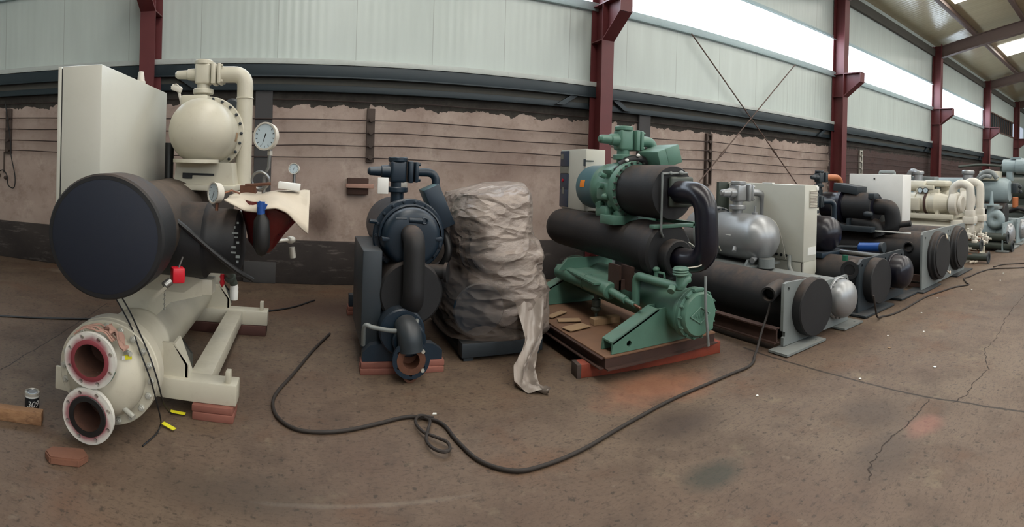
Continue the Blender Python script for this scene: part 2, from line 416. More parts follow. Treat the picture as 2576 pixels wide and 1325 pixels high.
def panel_mat(name, col, along, seam, rib, rough=.32):
    """coated sandwich panel: fine ribs and a seam between sheets"""
    m, t, out = nt(name); v = coords(t); s = N(t, 'SeparateXYZ'); t.links.new(v, s.inputs[0]); a = s.outputs[along]
    mp = N(t, 'Mapping'); mp.inputs['Scale'].default_value = (3, .35, .35) if along == 0 else (.35, 3, .35); t.links.new(v, mp.inputs[0])
    c = lin(col); st = noisen(t, mp.outputs[0], 2.0, 5, .6)
    k = mixc(t, ramp(t, st, .3, .7), tuple(x*.95 for x in c), tuple(min(1, x*1.04) for x in c))
    f = mathn(t, 'FRACT', mathn(t, 'DIVIDE', a, seam)); d = mathn(t, 'ABSOLUTE', mathn(t, 'SUBTRACT', f, .5))
    k = mixc(t, mathn(t, 'MULTIPLY', mathn(t, 'LESS_THAN', d, .0045), .38), k, lin((88,86,78)))
    b = bsdf(t, out, k, rough, 0, .5)
    r = mathn(t, 'SINE', mathn(t, 'MULTIPLY', a, 2*PI/rib)); bump(t, b, r, .18, .004); return m
M['floor'] = floor_mat(); M['brick'] = brick_mat(); M['plinth'] = plinth_mat()
M['panel'] = panel_mat('cream_wall_panel', (194,204,199), 0, .95, .1, .3)
M['roofp'] = panel_mat('cream_roof_panel', (176,165,136), 0, 1.0, .125, .22)
M['pil'] = paint('grey_render_pilaster', (70,69,70), .85, var=.12, grime=.2)
M['trimw'] = paint('pale_flashing', (190,196,192), .4, var=.06, grime=.25, gcol=(110,120,120))
M['winf'] = paint('window_frame', (168,188,192), .4, var=.05)
M['pane'] = emit('daylit_translucent_pane', (226,240,255), WIN)
M['sky'] = emit('daylit_roof_sheet', (255,252,244), SKY)

struct('floor', MB().box(X0, X1, YF, 6.6, -.12, 0), M['floor'], 'stained brown concrete floor with slab joints', origin=(0,0,0))
struct('wall_back', MB().box(X0, X1, YB, YB+.2, 0, 2.7), M['brick'], 'old plastered brick wall behind the machines', origin=(0,0,0))
struct('baseboard_back', MB().box(X0, 9.9, YB-.07, YB, 0, .53, .01), M['plinth'], 'damp dark plinth at the foot of the plastered wall', origin=(0,0,0))
struct('wall_back_lower_panel', MB().box(X0, X1, 6.3, 6.38, 2.68, 3.84), M['panel'], 'cream metal panels between the brick wall and the window strip', origin=(0,0,0))
struct('wall_back_upper_panel', MB().box(X0, X1, 6.3, 6.38, 4.64, 6.0), M['panel'], 'cream metal panels above the window strip', origin=(0,0,0))
struct('wall_front', MB().box(X0, X1, YF-.1, YF, 0, 3.84), M['brick'], origin=(0,0,0))
struct('wall_front_upper_panel', MB().box(X0, X1, YF-.1, YF, 4.64, 6.2), M['panel'], origin=(0,0,0))
for nm, x in (('wall_left', X0-.1), ('wall_right', X1)):
    struct(nm, MB().poly([(x,YF,0),(x,6.5,0),(x,6.5,5.8),(x,RIDGE,roof_z_ridge),(x,YF,5.8)], (.1,0,0)), M['panel'], origin=(0,0,0))
struct('ceiling', MB().poly([(X0,6.6,roof_z(6.6)),(X0,RIDGE,roof_z_ridge),(X0,YF-.1,roof_z(YF-.1)),(X0,YF-.1,roof_z(YF-.1)+.08),(X0,RIDGE,roof_z_ridge+.08),(X0,6.6,roof_z(6.6)+.08)], (X1-X0,0,0)), M['roofp'], 'cream ribbed metal roof underside', origin=(0,0,0))
# bottom flashing, dark steel and soffit under the panels
struct('trim_1', MB().box(X0, X1, 6.25, 6.3, 2.675, 2.74, .004), M['trimw'], 'pale flashing strip along the bottom of the panels')
struct('trim_2', MB().box(X0, X1, 6.26, 6.34, 2.53, 2.672, .006).box(X0, X1, 6.24, 6.36, 2.52, 2.535), M['tealsteel'], 'dark steel beam under the cream panels')
struct('trim_3', MB().box(X0, X1, 6.34, 6.42, 2.44, 2.56), M['soffit'], 'grey soffit strip under the beam')
struct('trim_4', MB().box(X0, X1, 6.33, 6.42, 2.36, 2.44, .004), M['tealsteel'], 'second dark steel beam on top of the plaster wall')
struct('trim_5', MB().box(X0, X1, 6.22, 6.3, 5.5, 5.74, .01), M['soffit'], 'eave beam where wall meets roof')
for k, x in enumerate((-.63, 4.69)):
    struct('trim_%d' % (6+k), MB().box(x-.105, x+.105, YB-.06, YB, 0, 2.36).box(x-.2, x+.2, YB-.1, YB, 0, .26, .01), M['pil'], 'grey rendered pilaster in the plaster wall', origin=(0,0,0))
# window strip, bay by bay; leftmost panes are unseen, added for light
wi = 0
for a, b in zip(COLX[:-1], COLX[1:]):
    wi += 1
    if a < 21:
        w = struct('window_%d' % wi, MB().box(a+.02, b-.02, 6.345, 6.365, 3.84, 4.64), M['pane'], 'glaring white translucent window strip high in the wall')
        f = MB().box(a, b, 6.27, 6.32, 4.6, 4.655, .004).box(a, b, 6.25, 6.3, 4.565, 4.585).box(a, b, 6.24, 6.34, 3.73, 3.85, .012)
        part('window_frame', f, M['winf'], w)
    else:
        g = MB()
        for k in range(13): g.box(a+.35+k*.42, a+.41+k*.42, 6.3, 6.33, 3.86, 4.62)
        g.box(a, b, 6.28, 6.34, 3.80, 3.87).box(a, b, 6.28, 6.34, 4.6, 4.66)
        w = struct('window_%d' % wi, MB().box(a+.02, b-.02, 6.35, 6.37, 3.84, 4.64), M['darkgrey'], 'dark barred window in the far bay')
        part('window_bars', g, M['beam'], w)
for k, (a, b) in enumerate(list(zip(COLX[:-1], COLX[1:]))[1:]):  # unseen strip assumed on the opposite wall, glows as fill light
    w = struct('window_%d' % (10+k), MB().box(a+.1, b-.1, YF-.06, YF-.03, 3.84, 4.64), M['pane'])
# roof lights: one translucent sheet in the middle of each bay
for k, x in enumerate((.67, 6.62, 12.45, 18.52, 24.47)):
    z0, z1 = roof_z(4.7), roof_z(RIDGE+.3)
    struct('window_%d' % (20+k), MB().poly([(x-.75,4.7,z0-.012),(x+.75,4.7,z0-.012),(x+.75,RIDGE+.3,z1-.012),(x-.75,RIDGE+.3,z1-.012)], (0,0,.008)), M['sky'], 'bright translucent roof sheet')
    z1 = roof_z(RIDGE-.3); z0 = roof_z(YF+2)
    struct('window_%d' % (30+k), MB().poly([(x-.75,YF+2,z0-.012),(x+.75,YF+2,z0-.012),(x+.75,RIDGE-.3,z1-.012),(x-.75,RIDGE-.3,z1-.012)], (0,0,.008)), M['sky'])

# purlins, rafters and columns
for k, y in enumerate((4.88, 3.33, 1.78, .23, -1.32)):
    z = roof_z(y); sl = math.atan(.25)
    o = struct('trim_%d' % (20+k), MB().obox(((X0+X1)/2, y, z-.085), (X1-X0, .13, .16), Matrix.Rotation(-sl, 3, 'X'), .006), M['beam'], 'roof purlin running the length of the hall')
PLACE = ['far left behind the cream cabinet', 'second, behind the green machine', 'third, behind the grey cabinet', 'fourth, behind the cream machines', 'fifth, beside the barred window', 'last and greyest at the right edge']
for k, x in enumerate(COLX[1:]):
    c = thing('steel_column', 'red oxide steel column with crane bracket, ' + PLACE[k], 'column', (x, 6.13, 0), 'red steel columns along the wall')
    s = MB(); w = .095
    s.box(x-w, x+w, 5.98, 5.996, 0, 5.86).box(x-w, x+w, 6.264, 6.28, 0, 5.8).box(x-.006, x+.006, 5.996, 6.264, 0, 5.82)
    part('shaft', s, M['column'], c)
    b = MB()
    for dx in (-.008,):
        b.poly([(x+dx,5.98,3.28),(x+dx,5.98,3.78),(x+dx,5.58,3.78),(x+dx,5.58,3.58)], (.016,0,0))
    b.box(x-w, x+w, 5.56, 5.98, 3.765, 3.785).box(x-w, x+w, 5.56, 5.575, 3.57, 3.77)
    b.poly([(x-w,5.98,3.27),(x-w,5.575,3.565),(x-w,5.575,3.58),(x-w,5.98,3.29)], (2*w,0,0))
    b.box(x-w, x-.006, 5.996, 6.264, 3.27, 3.285).box(x+.006, x+w, 5.996, 6.264, 3.27, 3.285).box(x-w, x-.006, 5.996, 6.264, 3.765, 3.78)
    part('crane_bracket', b, M['column'], c)
    part('base_plate', MB().box(x-.16, x+.16, 5.92, 6.34, 0, .025, .003), M['column'], c)
    kb = MB()
    for sg in (-1, 1): kb.poly([(x+sg*.1,6.27,2.64),(x+sg*.2,6.27,2.64),(x+sg*.62,6.27,2.38),(x+sg*.5,6.27,2.38)], (0,.05,0))
    part('knee_brace', kb, M['tealsteel'], c)
    y0, y1 = 5.976, RIDGE
    r = MB(); dz = .36
    r.poly([(x-.006,y0,roof_z(y0)-.16-dz),(x-.006,y0,roof_z(y0)-.17),(x-.006,y1,roof_z(y1)-.17),(x-.006,y1,roof_z(y1)-.16-dz)], (.012,0,0))
    for d in (.16, .16+dz):
        r.poly([(x-.09,y0,roof_z(y0)-d-.015),(x-.09,y0,roof_z(y0)-d),(x-.09,y1,roof_z(y1)-d),(x-.09,y1,roof_z(y1)-d-.015)], (.18,0,0))
    tag(part('roof_rafter', r, M['beam']), 'brown roof rafter over the column ' + PLACE[k], 'rafter', 'roof rafters over the hall')
# crossed tie rods in the second bay
for (a, b, l) in (((5.44,6.2,3.72),(9.62,6.2,.28),'falling to the right'), ((8.14,6.17,3.70),(4.35,6.17,.12),'falling to the left')):
    r = MB().tube([a, b], .011, 10); d = Vector(b)-Vector(a); p = Vector(a)+d*.5
    o = thing('tie_rod', 'thin rusty diagonal tie rod across the wall, ' + l, 'tie rod', a, 'crossed tie rods')
    part('rod', r, M['beam'], o); part('turnbuckle', MB().cyl(p, p+d.normalized()*.16, .02, n=8), M['beam'], o)
# fence wires strung along the plaster
for k, (z, l) in enumerate(((2.04,'topmost of the four full length wires'), (1.885,'second from the top'), (1.725,'third from the top'), (1.575,'lowest of the wires'))):
    rnd = random.Random(k); pts = []
    x = X0+.2
    while x < X1-.3:
        sag = .035*math.sin(PI*((x+4.27) % 5.2)/5.2)
        pts.append((x, YB-.075+.008*rnd.random(), z-sag+.012*(rnd.random()-.5))); x += .55
    tag(part('wall_wire', MB().tube(pts, .0075, 6, sm=2), M['wire']), 'dark slack wire strung along the plaster wall, ' + l, 'wire', 'wires along the plaster wall')
pts = [(x*.5, YB-.03, 2.25+.015*random.random()) for x in range(-17, 60)]
tag(part('wall_wire', MB().tube(pts, .006, 6), M['wire']), 'dark wire on the grey render above the ragged plaster edge', 'wire', 'wires along the plaster wall')
for k, (x, l) in enumerate(((-4.26,'at the left edge with a cable loop'), (.69,'above the blue machine'), (6.06,'under the crossed tie rods'), (11.2,'on the dark brick beyond the third column'))):
    o = thing('wall_mounted_rack', 'weathered upright wire rack on the wall ' + l, 'wire rack', (x, YB-.03, 1.5), 'wire racks on the wall')
    z0 = 1.3 if k == 2 else 1.52
    if k < 2: part('board', MB().box(x-.05, x+.05, YB-.05, YB-.005, z0, 2.18, .006), M['board'], o)
    else:
        b = MB()
        for sx in (-.055, .055): b.box(x+sx-.012, x+sx+.012, YB-.06, YB-.005, z0, 2.18, .003)
        for zz in (z0+.02, 2.16): b.box(x-.055, x+.055, YB-.06, YB-.02, zz-.012, zz+.012)
        part('board', b, M['board'] if k == 2 else M['frost'], o)
    for z in (2.04, 1.885, 1.725, 1.575):
        part('insulator', MB().lathe((x, YB-.045, z), -Y, [(0,-.005),(.028,-.005),(.028,.012),(.016,.018),(.028,.024),(.028,.04),(0,.044)], 12), M['board'] if k != 3 else M['frost'], o)
x = -4.3
tag(part('hanging_cable', MB().tube([(x,YB-.09,2.3),(x+.1,YB-.08,1.75),(x+.12,YB-.08,1.5),(x+.2,YB-.09,1.2),(x+.18,YB-.08,1.03),(x+.08,YB-.08,1.06),(x+.06,YB-.09,1.2),(x-.02,YB-.08,1.28),(x-.12,YB-.08,1.24)], .008, 8, sm=6), M['blackrub']), 'black cable looping down the wall at the left edge', 'cable')
tag(part('conduit', MB().tube([(x-.02,YB-.05,1.55),(x-.02,YB-.05,1.24)], .012, 8).ball((x-.1,YB-.06,1.2),.03,.03,.03,10,6).ball((x+.02,YB-.06,1.17),.035,.03,.03,10,6), M['board']), 'short grey conduit with connectors below the left wire rack', 'conduit')
o = thing('wall_bracket', 'rusty steel bracket box on the wall left of the blue machine', 'bracket', (.55, YB-.05, 1.1))
part('box', MB().box(.42,.68,YB-.08,YB-.001,1.12,1.32,.006), M['rustdark'], o); part('rail', MB().box(.4,.74,YB-.12,YB-.08,1.2,1.25,.004), M['rag'], o)

# ------------------------------------------------------------------ shared machine parts
def ring_flange(parent, name, c, ax, R, rb, t, nb, rh, mat, hole_r=None, bore_mat=None):
    ax, u, v = basis(ax); c = Vector(c)
    holes = [circ(0, 0, rb, 40)] + [circ(hole_r*math.cos(2*PI*(k+.5)/nb), hole_r*math.sin(2*PI*(k+.5)/nb), rh, 12) for k in range(nb)]
    return part(name, MB().plate(circ(0, 0, R, 48), holes, c, u, v, ax*t), mat, parent)
def gauge(name_parent, c, nrm, r, depth=.04, rim=None):
    n = Vector(nrm).normalized(); c = Vector(c); P = name_parent
    g = part('pressure_gauge', MB().lathe(c, n, [(0,-depth),(r*.9,-depth),(r,-depth*.8),(r,0),(r*1.06,0),(r*1.06,.008),(r*.93,.008),(r*.93,-.002)], 32), rim or M['offwhite'], P)
    part('dial', MB().lathe(c, n, [(0,.001),(r*.93,.001)], 32), M['dial'], g, flat=True)
    _, u, v = basis(n); mk = MB()
    for k in range(11):
        a = math.radians(-40 + 26*k); d = u*math.cos(a) + v*math.sin(a)
        mk.poly([c+n*.0015+d*r*.7+n.cross(d)*r*.025, c+n*.0015+d*r*.85+n.cross(d)*r*.025, c+n*.0015+d*r*.85-n.cross(d)*r*.025, c+n*.0015+d*r*.7-n.cross(d)*r*.025], n*.001)
    d = (u*.3 + v*.9).normalized()
    nd = MB().poly([c+n*.002-d*r*.2+n.cross(d)*r*.05, c+n*.002+d*r*.65, c+n*.002-d*r*.2-n.cross(d)*r*.05], n*.001)
    part('needle', nd, M['ink'], g, flat=True); part('dial_marks', mk, M['ink'], g, flat=True)
    return g

def discharge_valve(parent, p, s, mat, pipe_mat, end, drop, r=.035, nz=None, capmat=None):
    """angle valve on top of a screw compressor: neck, body, spindle cap to -x and a pipe that leaves to +x and turns down"""
    p = Vector(p)
    v = part('discharge_valve', MB().cyl(p+Vector((0,0,-.30*s)), p, .062*s, n=20).cyl(p+Vector((0,0,-.10*s)), p+Vector((0,0,-.05*s)), .1*s, n=20, bev=.008*s)
             .obox(p+Vector((0,0,.09*s)), (.15*s,.15*s,.2*s), None, .025*s, 3).cyl(p+Vector((0,0,.18*s)), p+Vector((0,0,.225*s)), .09*s, n=20, bev=.008*s)
             .obox(p+Vector((.11*s,0,.09*s)), (.045*s,.2*s,.2*s), None, .012*s).obox(p+Vector((.165*s,0,.09*s)), (.035*s,.19*s,.19*s), None, .012*s), mat, parent)
    part('spindle_cap', MB().lathe(p+Vector((-.06*s,0,.09*s)), -X, [(0,0),(.062*s,0),(.055*s,.09*s),(.045*s,.1*s),(.04*s,.2*s),(.022*s,.22*s),(0,.22*s)], 20), capmat or mat, v)
    me = None
    for sy in (-1, 1):
        for sz in (-1, 1):
            q = p+Vector((.18*s, sy*.072*s, .09*s+sz*.072*s)); part('bolt', MB().lathe(q, X, [(.015*s,0),(.015*s,.02*s),(0,.02*s)], 6), mat, v, flat=True)
    a = p+Vector((.17*s,0,.09*s)); b = Vector((end[0], end[1], a.z)); c = Vector((end[0], end[1], drop))
    part('discharge_pipe', MB().tube([a, b, c], r, 16, fil=r*2.6), pipe_mat, parent)
    return v

# ------------------------------------------------------------------ A: the cream chiller at the left
A = thing('water_chiller', 'big cream screw chiller at the left with tall cabinet and round black end cover', 'chiller', (-1.05, 3.7, 0))
f = part('base_frame', MB().box(-1.43,-.405,2.93,3.06,.085,.205,.006).box(-1.45,-.36,4.42,4.55,.085,.205,.006).box(-.71,-.575,3.06,4.42,.1,.2,.006)
     .box(-.475,-.445,2.95,3.0,.2,.275,.004).box(-.43,-.40,4.45,4.5,.2,.28,.004).box(-1.43,-1.33,3.06,4.42,.1,.2,.006), M['cream'], A)
for y in (2.97, 4.48):
    part('saddle', MB().poly([(-1.36,y,.2),(-.70,y,.2),(-.70,y,.28),(-.80,y,.40),(-1.3,y,.40),(-1.36,y,.3)], (0,.02,0)).poly([(-.72,y,.2),(-.72,y+.14,.2),(-.72,y+.14,.3),(-.80,y+.14,.4),(-.80,y,.4),(-.72,y,.28)], (.015,0,0)), M['cream'], f)
cz, cx = .335, -1.06
cd = part('condenser', MB().lathe((cx,2.7,cz), Y, [(0,0),(.205,0),(.205,.35),(.212,.36),(.212,.40),(.205,.41),(.205,2.45),(.19,2.5),(0,2.55)], 48).cyl((cx,2.62,cz),(cx,2.71,cz),.285,n=56,bev=.006), M['cream'], A)
hm = (MB().cyl((cx,2.575,cz),(cx,2.62,cz),.282,n=56,bev=.004).lathe((cx,2.575,cz), -Y, [(.225*math.cos(PI/2*k/22), .16*math.sin(PI/2*k/22)) for k in range(22)]+[(0,.16)], 110)
     .obox((-1.335,2.6,.24),(.09,.02,.13),None,.004))
bmesh.ops.delete(hm.bm, geom=[f for f in hm.bm.faces if f.calc_center_median().y < 2.574 and min(math.hypot(f.calc_center_median().x+1.072, f.calc_center_median().z-q) for q in (.47,.185)) < .086], context='FACES')
hd = part('water_head', hm, M['cream'], cd)
bolts(hd, (cx,2.576,cz), -Y, .254, 20, .018, .016, M['bolt'])
for nm, z in (('upper', .47), ('lower', .185)):
    z0 = z; px = -1.07 if nm == 'upper' else -1.075
    n = part('water_nozzle', MB().lathe((px,2.6,z), -Y, [(.098,0),(.098,.21),(.083,.21),(.083,0),(.098,0)], 40), M['cream'], hd)
    fl = ring_flange(n, 'pipe_flange', (px,2.395,z), -Y, .142, .083, .024, 8, .0115, M['flange'], .121)
    part('primer_ring', MB().lathe((px,2.37,z), -Y, [(.083,0),(.083,.0015),(.104,.0015),(.106,0)], 48), M['primer'], fl)
    0 and part('primer_wash', MB().lathe((px,2.3709,z), -Y, [(.1,0),(.1,.0004),(.112,.0004),(.114,0)], 48, -.6, 2.1), M['primer'], fl)
    part('rusty_bore', MB().lathe((px,2.368,z), Y, [(.0828,0),(.080,.004),(.079,.20),(0,.203)], 40), M['bore'], n)
    part('rim_stroke', MB().lathe((px,2.373,z), -Y, [(.1425,-.018),(.1432,-.016),(.1432,.0012),(.133,.0012)], 30, .2, .9), M['greentape'], fl)
    part('rim_stroke', MB().lathe((px,2.373,z), -Y, [(.1425,-.018),(.1432,-.016),(.1432,.0012),(.137,.0012)], 30, 2.3 if nm == 'upper' else 1.2, 2.9 if nm == 'upper' else 2.0), M['greentape'], fl)
    if nm == 'lower': part('black_gasket', MB().lathe((px,2.368,z), -Y, [(.076,0),(.076,.005),(.1,.005),(.104,0)], 48), M['blackrub'], fl)
part('drain_plug', MB().cyl((-.925,2.5,.20),(-.86,2.47,.18),.014,n=10).cyl((-.925,2.5,.50),(-.885,2.47,.50),.012,n=10), M['bolt'], hd)
for (x, y, z) in ((-.905,2.478,.478),(-.93,2.468,.36)):
    s = part('warning_sticker', MB().obox((x,y,z),(.045,.003,.022),Matrix.Rotation(.55,3,'Z')), M['yellow'], hd, flat=True)
    part('sticker_symbol', MB().obox((x-.017,y-.0135,z),(.016,.003,.02),Matrix.Rotation(.55,3,'Z')), M['white'], s, flat=True)
sup = MB()
for y in (3.12, 4.5):
    sup.poly([(-1.25,y,.70),(-1.25,y,.60),(-1.14,y,.48),(-.98,y,.48),(-.86,y,.6),(-.66,y,.66),(-.66,y,.76),(-1.25,y,.86)], (0,.03,0)).box(-1.2,-.6,y,y+.12,.665,.76,.004)
part('shell_support', sup, M['cream'], A)
ev = part('evaporator', MB().lathe((-1.03,2.6,1.08), Y, [(0,0),(.27,0),(.27,1.0),(.275,1.01),(.275,1.06),(.27,1.07),(.27,2.4),(.25,2.5),(0,2.52)], 56), M['insuldust'], A)
ec = part('end_cover', MB().lathe((-1.03,2.42,1.095), Y, [(.292,-.002),(.312,0),(.322,.012),(.322,.235),(.3,.245),(.26,.245)], 64), M['insul'], ev)
part('cover_face', MB().lathe((-1.03,2.418,1.095), Y, [(0,0),(.29,0),(.296,.004)], 64), M['insulface'], ec)
part('green_strap', MB().torus((-1.03,2.682,1.095), Y, .302, .011, 56), M['greentape'], ev)
nz = part('side_nozzle', MB().lathe((-1.0,3.16,1.0), X, [(.232,0),(.234,.36),(.21,.375),(.2,.39),(.2,.50),(.194,.55),(.15,.58),(.0,.58)], 48), M['insul'], ev)
part('insulation_band', MB().tube([(-.86,2.9,1.2),(-.7,2.915,1.08),(-.55,2.93,.96),(-.42,2.96,.86),(-.34,3.02,.80)], .016, 8, sm=4), M['blackrub'], nz)
tp = MB()
rr = random.Random(3)
for k in range(9):
    zz = 1.13 - k*.028 + .01*rr.random(); tp.obox((-.45+.03*rr.random(), 3.16-math.sqrt(max(0,.2**2-(zz-1.0)**2))-.001, zz), (.008+.03*rr.random()**2, .004, .004+.012*rr.random()))
part('tape_marks', tp, M['grey'], nz, flat=True)
bag = part('red_end_bag', MB().lathe((-.31,3.14,.92), (.05,0,.3), [(0,0),(.045,.02),(.085,.08),(.122,.16),(.155,.24),(.168,.30),(.155,.325),(.07,.33),(0,.33)], 28), M['bag'], nz)
for v in bag.data.vertices:
    n_ = noise.noise(v.co*11); v.co.x += .04*n_; v.co.y += .02*noise.noise(v.co*13+Vector((2,8,1))); v.co.z += .03*noise.noise(v.co*7+Vector((5,1,2)))
part('black_pouch', MB().lathe((-.285,2.90,1.235), (.02,0,-1), [(.012,0),(.02,.03),(.044,.07),(.05,.16),(.046,.22),(.025,.26),(0,.275)], 20), M['blackrub'], nz)
part('blue_tie', MB().cyl((-.29,2.90,1.27),(-.288,2.90,1.2),.024,n=12).obox((-.28,2.885,1.25),(.05,.01,.035),Matrix.Rotation(.4,3,'Y')), M['blue'], nz)
ib = part('interlock_box', MB().obox((-.725,2.76,.86),(.07,.07,.085),Matrix.Rotation(.5,3,'Z'),.01), M['red'], ev)
part('valve_stem', MB().cyl((-.755,2.72,.83),(-.78,2.69,.81),.022,n=12).cyl((-.72,2.76,.9),(-.70,2.77,.96),.006,n=8), M['steel'], ib)
part('lever', MB().obox((-.80,2.68,.775),(.09,.01,.018),Matrix.Rotation(-.75,3,'Y')), M['cream'], ib)
ch = MB()
for k in range(9): ch.torus((-.775,2.685,.79-.013*k), (1,.3,0) if k % 2 else (.3,1,0), .0055, .0018, 8, 5)
part('chain', ch, M['steel'], ib)
# compressor
cp = part('compressor', MB().lathe((-.80,3.62,1.70), -Y, [(.236,-.25),(.236,0)]+[(.236*math.cos(PI/2*k/10), .21*math.sin(PI/2*k/10)) for k in range(1,10)]+[(0,.21)], 56)
     .cyl((-.80,3.84,1.70),(-.80,3.90,1.70),.275,n=56,bev=.006).lathe((-.80,3.9,1.70), Y, [(.25,0),(.25,.5),(.2,.62),(0,.64)], 48).obox((-.86,3.66,1.92),(.2,.1,.08),None,.02), M['cream'], A)
bolts(cp, (-.80,3.842,1.70), -Y, .256, 22, .012, .016, M['darkgrey'])
part('rating_plate', MB().lathe((-.80,3.70,1.70), Y, [(.2375,0),(.2375,.09)], 12, .0, .28), M['cardboard'], cp)
part('lifting_eye', MB().tube([(-.955,3.67,1.87),(-.985,3.66,1.985)], .011, 8).obox((-1.0,3.655,2.01),(.085,.03,.045),Matrix.Rotation(.35,3,'Y'),.012).tube([(-1.04,3.65,2.02),(-1.0,3.645,2.04),(-.965,3.65,2.0)], .006, 6, sm=3), M['offwhite'], cp)
part('motor_cap', MB().cyl((-.66,4.35,1.92),(-.66,4.1,1.92),.075,n=28,bev=.02), M['darkgrey'], cp)
bs = part('compressor_base', MB().poly([(-1.0,3.62,1.30),(-.56,3.62,1.30),(-.58,3.62,1.48),(-.98,3.62,1.48)], (0,.3,0)).box(-1.02,-.54,3.56,3.95,1.28,1.32,.004).lathe((-.82,3.55,1.5), -Z, [(.12,0),(.16,0),(.16,.025),(0,.025)], 32), M['cream'], cp)
part('slot', MB().box(-.93,-.70,3.612,3.625,1.385,1.40).box(-.93,-.86,3.612,3.625,1.36,1.385), M['ink'], bs, flat=True)
discharge_valve(A, (-.86,3.92,2.08), .8, M['cream'], M['cream'], (-.535,3.92), 1.2, .062, capmat=M['cream'])
part('spindle_tip', MB().cyl((-1.03,3.92,2.152),(-1.075,3.92,2.152),.024,n=12), M['ink'], A)
part('pipe_joint_ring', MB().torus((-.535,3.92,1.97), Z, .062, .005, 32), M['cream'], A)
cb = part('control_cabinet', MB().box(-1.445,-1.19,2.73,4.05,1.16,2.03,.006), M['cabinet'], A)
part('door', MB().box(-1.475,-1.453,2.73,4.05,1.16,2.03,.004), M['cabinet'], cb)
part('door_gap_shade', MB().box(-1.46,-1.44,2.738,4.04,1.17,2.02), M['ink'], cb)  # black strip stands for the shade in the gap behind the door
part('alarm_beacon', MB().lathe((-1.24,3.55,2.03), Z, [(0,0),(.032,0),(.034,.02),(.027,.025),(.02,.085),(.017,.09),(0,.09)], 20), M['offwhite'], cb)
part('cabinet_bracket', MB().box(-1.46,-1.2,2.9,2.96,1.1,1.165).box(-1.46,-1.2,3.9,3.96,1.1,1.165).box(-1.3,-1.24,2.9,3.96,1.06,1.12), M['cream'], cb)
part('insulated_line', MB().tube([(-1.1,3.85,1.62),(-1.1,3.85,1.3),(-1.1,3.8,1.2)], .035, 12), M['blackrub'], A)
st = MB().tube([(-.28,3.3,1.58),(-.285,3.3,1.46),(-.30,3.3,1.43)], .012, 8).torus((-.335,3.28,1.375), (.1,1,.1), .055, .009, 32, 8).tube([(-.31,3.3,1.40),(-.32,3.3,1.2)], .012, 8)
sp = part('gauge_siphon', st, M['steel'], A)
part('gauge_nut', MB().cyl((-.28,3.3,1.535),(-.28,3.3,1.565),.018,n=6), M['frost'], sp)
gauge(sp, (-.31,3.26,1.655), (-.50,-.86,.06), .085)
sp = part('gauge_siphon', MB().tube([(-.56,3.0,1.27),(-.56,3.0,1.2)], .01, 8).tube([(-.53,3.02,1.3),(-.48,3.04,1.32),(-.44,3.1,1.30)], .006, 8), M['brass'], A)
gauge(sp, (-.575,2.98,1.305), (-.74,-.66,.05), .06)
sp = part('gauge_siphon', MB().tube([(-.165,4.45,1.40),(-.165,4.45,1.15),(-.5,4.45,1.05),(-.8,4.45,1.05)], .014, 8, fil=.05), M['steel'], A)
gauge(sp, (-.168,4.43,1.44), (-.25,-.97,.1), .045)
part('rusty_pipe_stub', MB().box(-.46,-.36,3.25,3.35,1.26,1.34).tube([(-.42,3.2,1.345),(-.26,3.18,1.36)], .01, 8), M['rust'], A)
dv = part('drain_valve', MB().tube([(-.60,3.5,.78),(-.585,3.75,.65),(-.565,3.8,.58)], .03, 12, sm=4).ball((-.59,3.76,.64),.045,.045,.045,14,8), M['darkolive'], A)
part('white_cap', MB().lathe((-.563,3.8,.575), -Z, [(0,0),(.028,0),(.032,.02),(.03,.04),(.033,.045),(.029,.11),(0,.11)], 20), M['white'], dv)
part('red_handle', MB().lathe((-.645,3.75,.66), -Z, [(0,0),(.014,0),(.02,.02),(.014,.04),(.02,.06),(.014,.08),(0,.1)], 12), M['red'], dv)
part('sight_valve', MB().cyl((-.12,3.45,.86),(-.13,3.45,.93),.02,n=12).ball((-.14,3.45,.98),.035,.03,.025,12,8).tube([(-.14,3.45,.98),(-.3,3.3,.98)], .012, 8), M['frost'], A)
wr = MB()
w1 = [(-1.08,2.62,.80),(-1.02,2.68,.66),(-.93,2.60,.59),(-.86,2.545,.49),(-.80,2.54,.36),(-.785,2.62,.2),(-.79,2.72,.06),(-.80,2.74,.012),(-.80,2.66,.008),(-.83,2.53,.008)]
w2 = [(-1.04,2.62,.80),(-.98,2.68,.665),(-.9,2.62,.58),(-.815,2.555,.48),(-.77,2.56,.36),(-.765,2.66,.2),(-.79,2.86,.05),(-.78,2.91,.01)]
for w in (w1, w2): wr.tube(w, .0042, 6, sm=6)
sw = part('sensor_wires', wr, M['ink'], A)
for (x, y, a) in ((-.745,2.92,.05),(-.755,2.755,-.45)):
    part('yellow_tag', MB().obox((x,y,.016),(.09,.028,.003),Matrix.Rotation(a,3,'Z') @ Matrix.Rotation(.06,3,'Y')), M['yellow'], sw, flat=True)

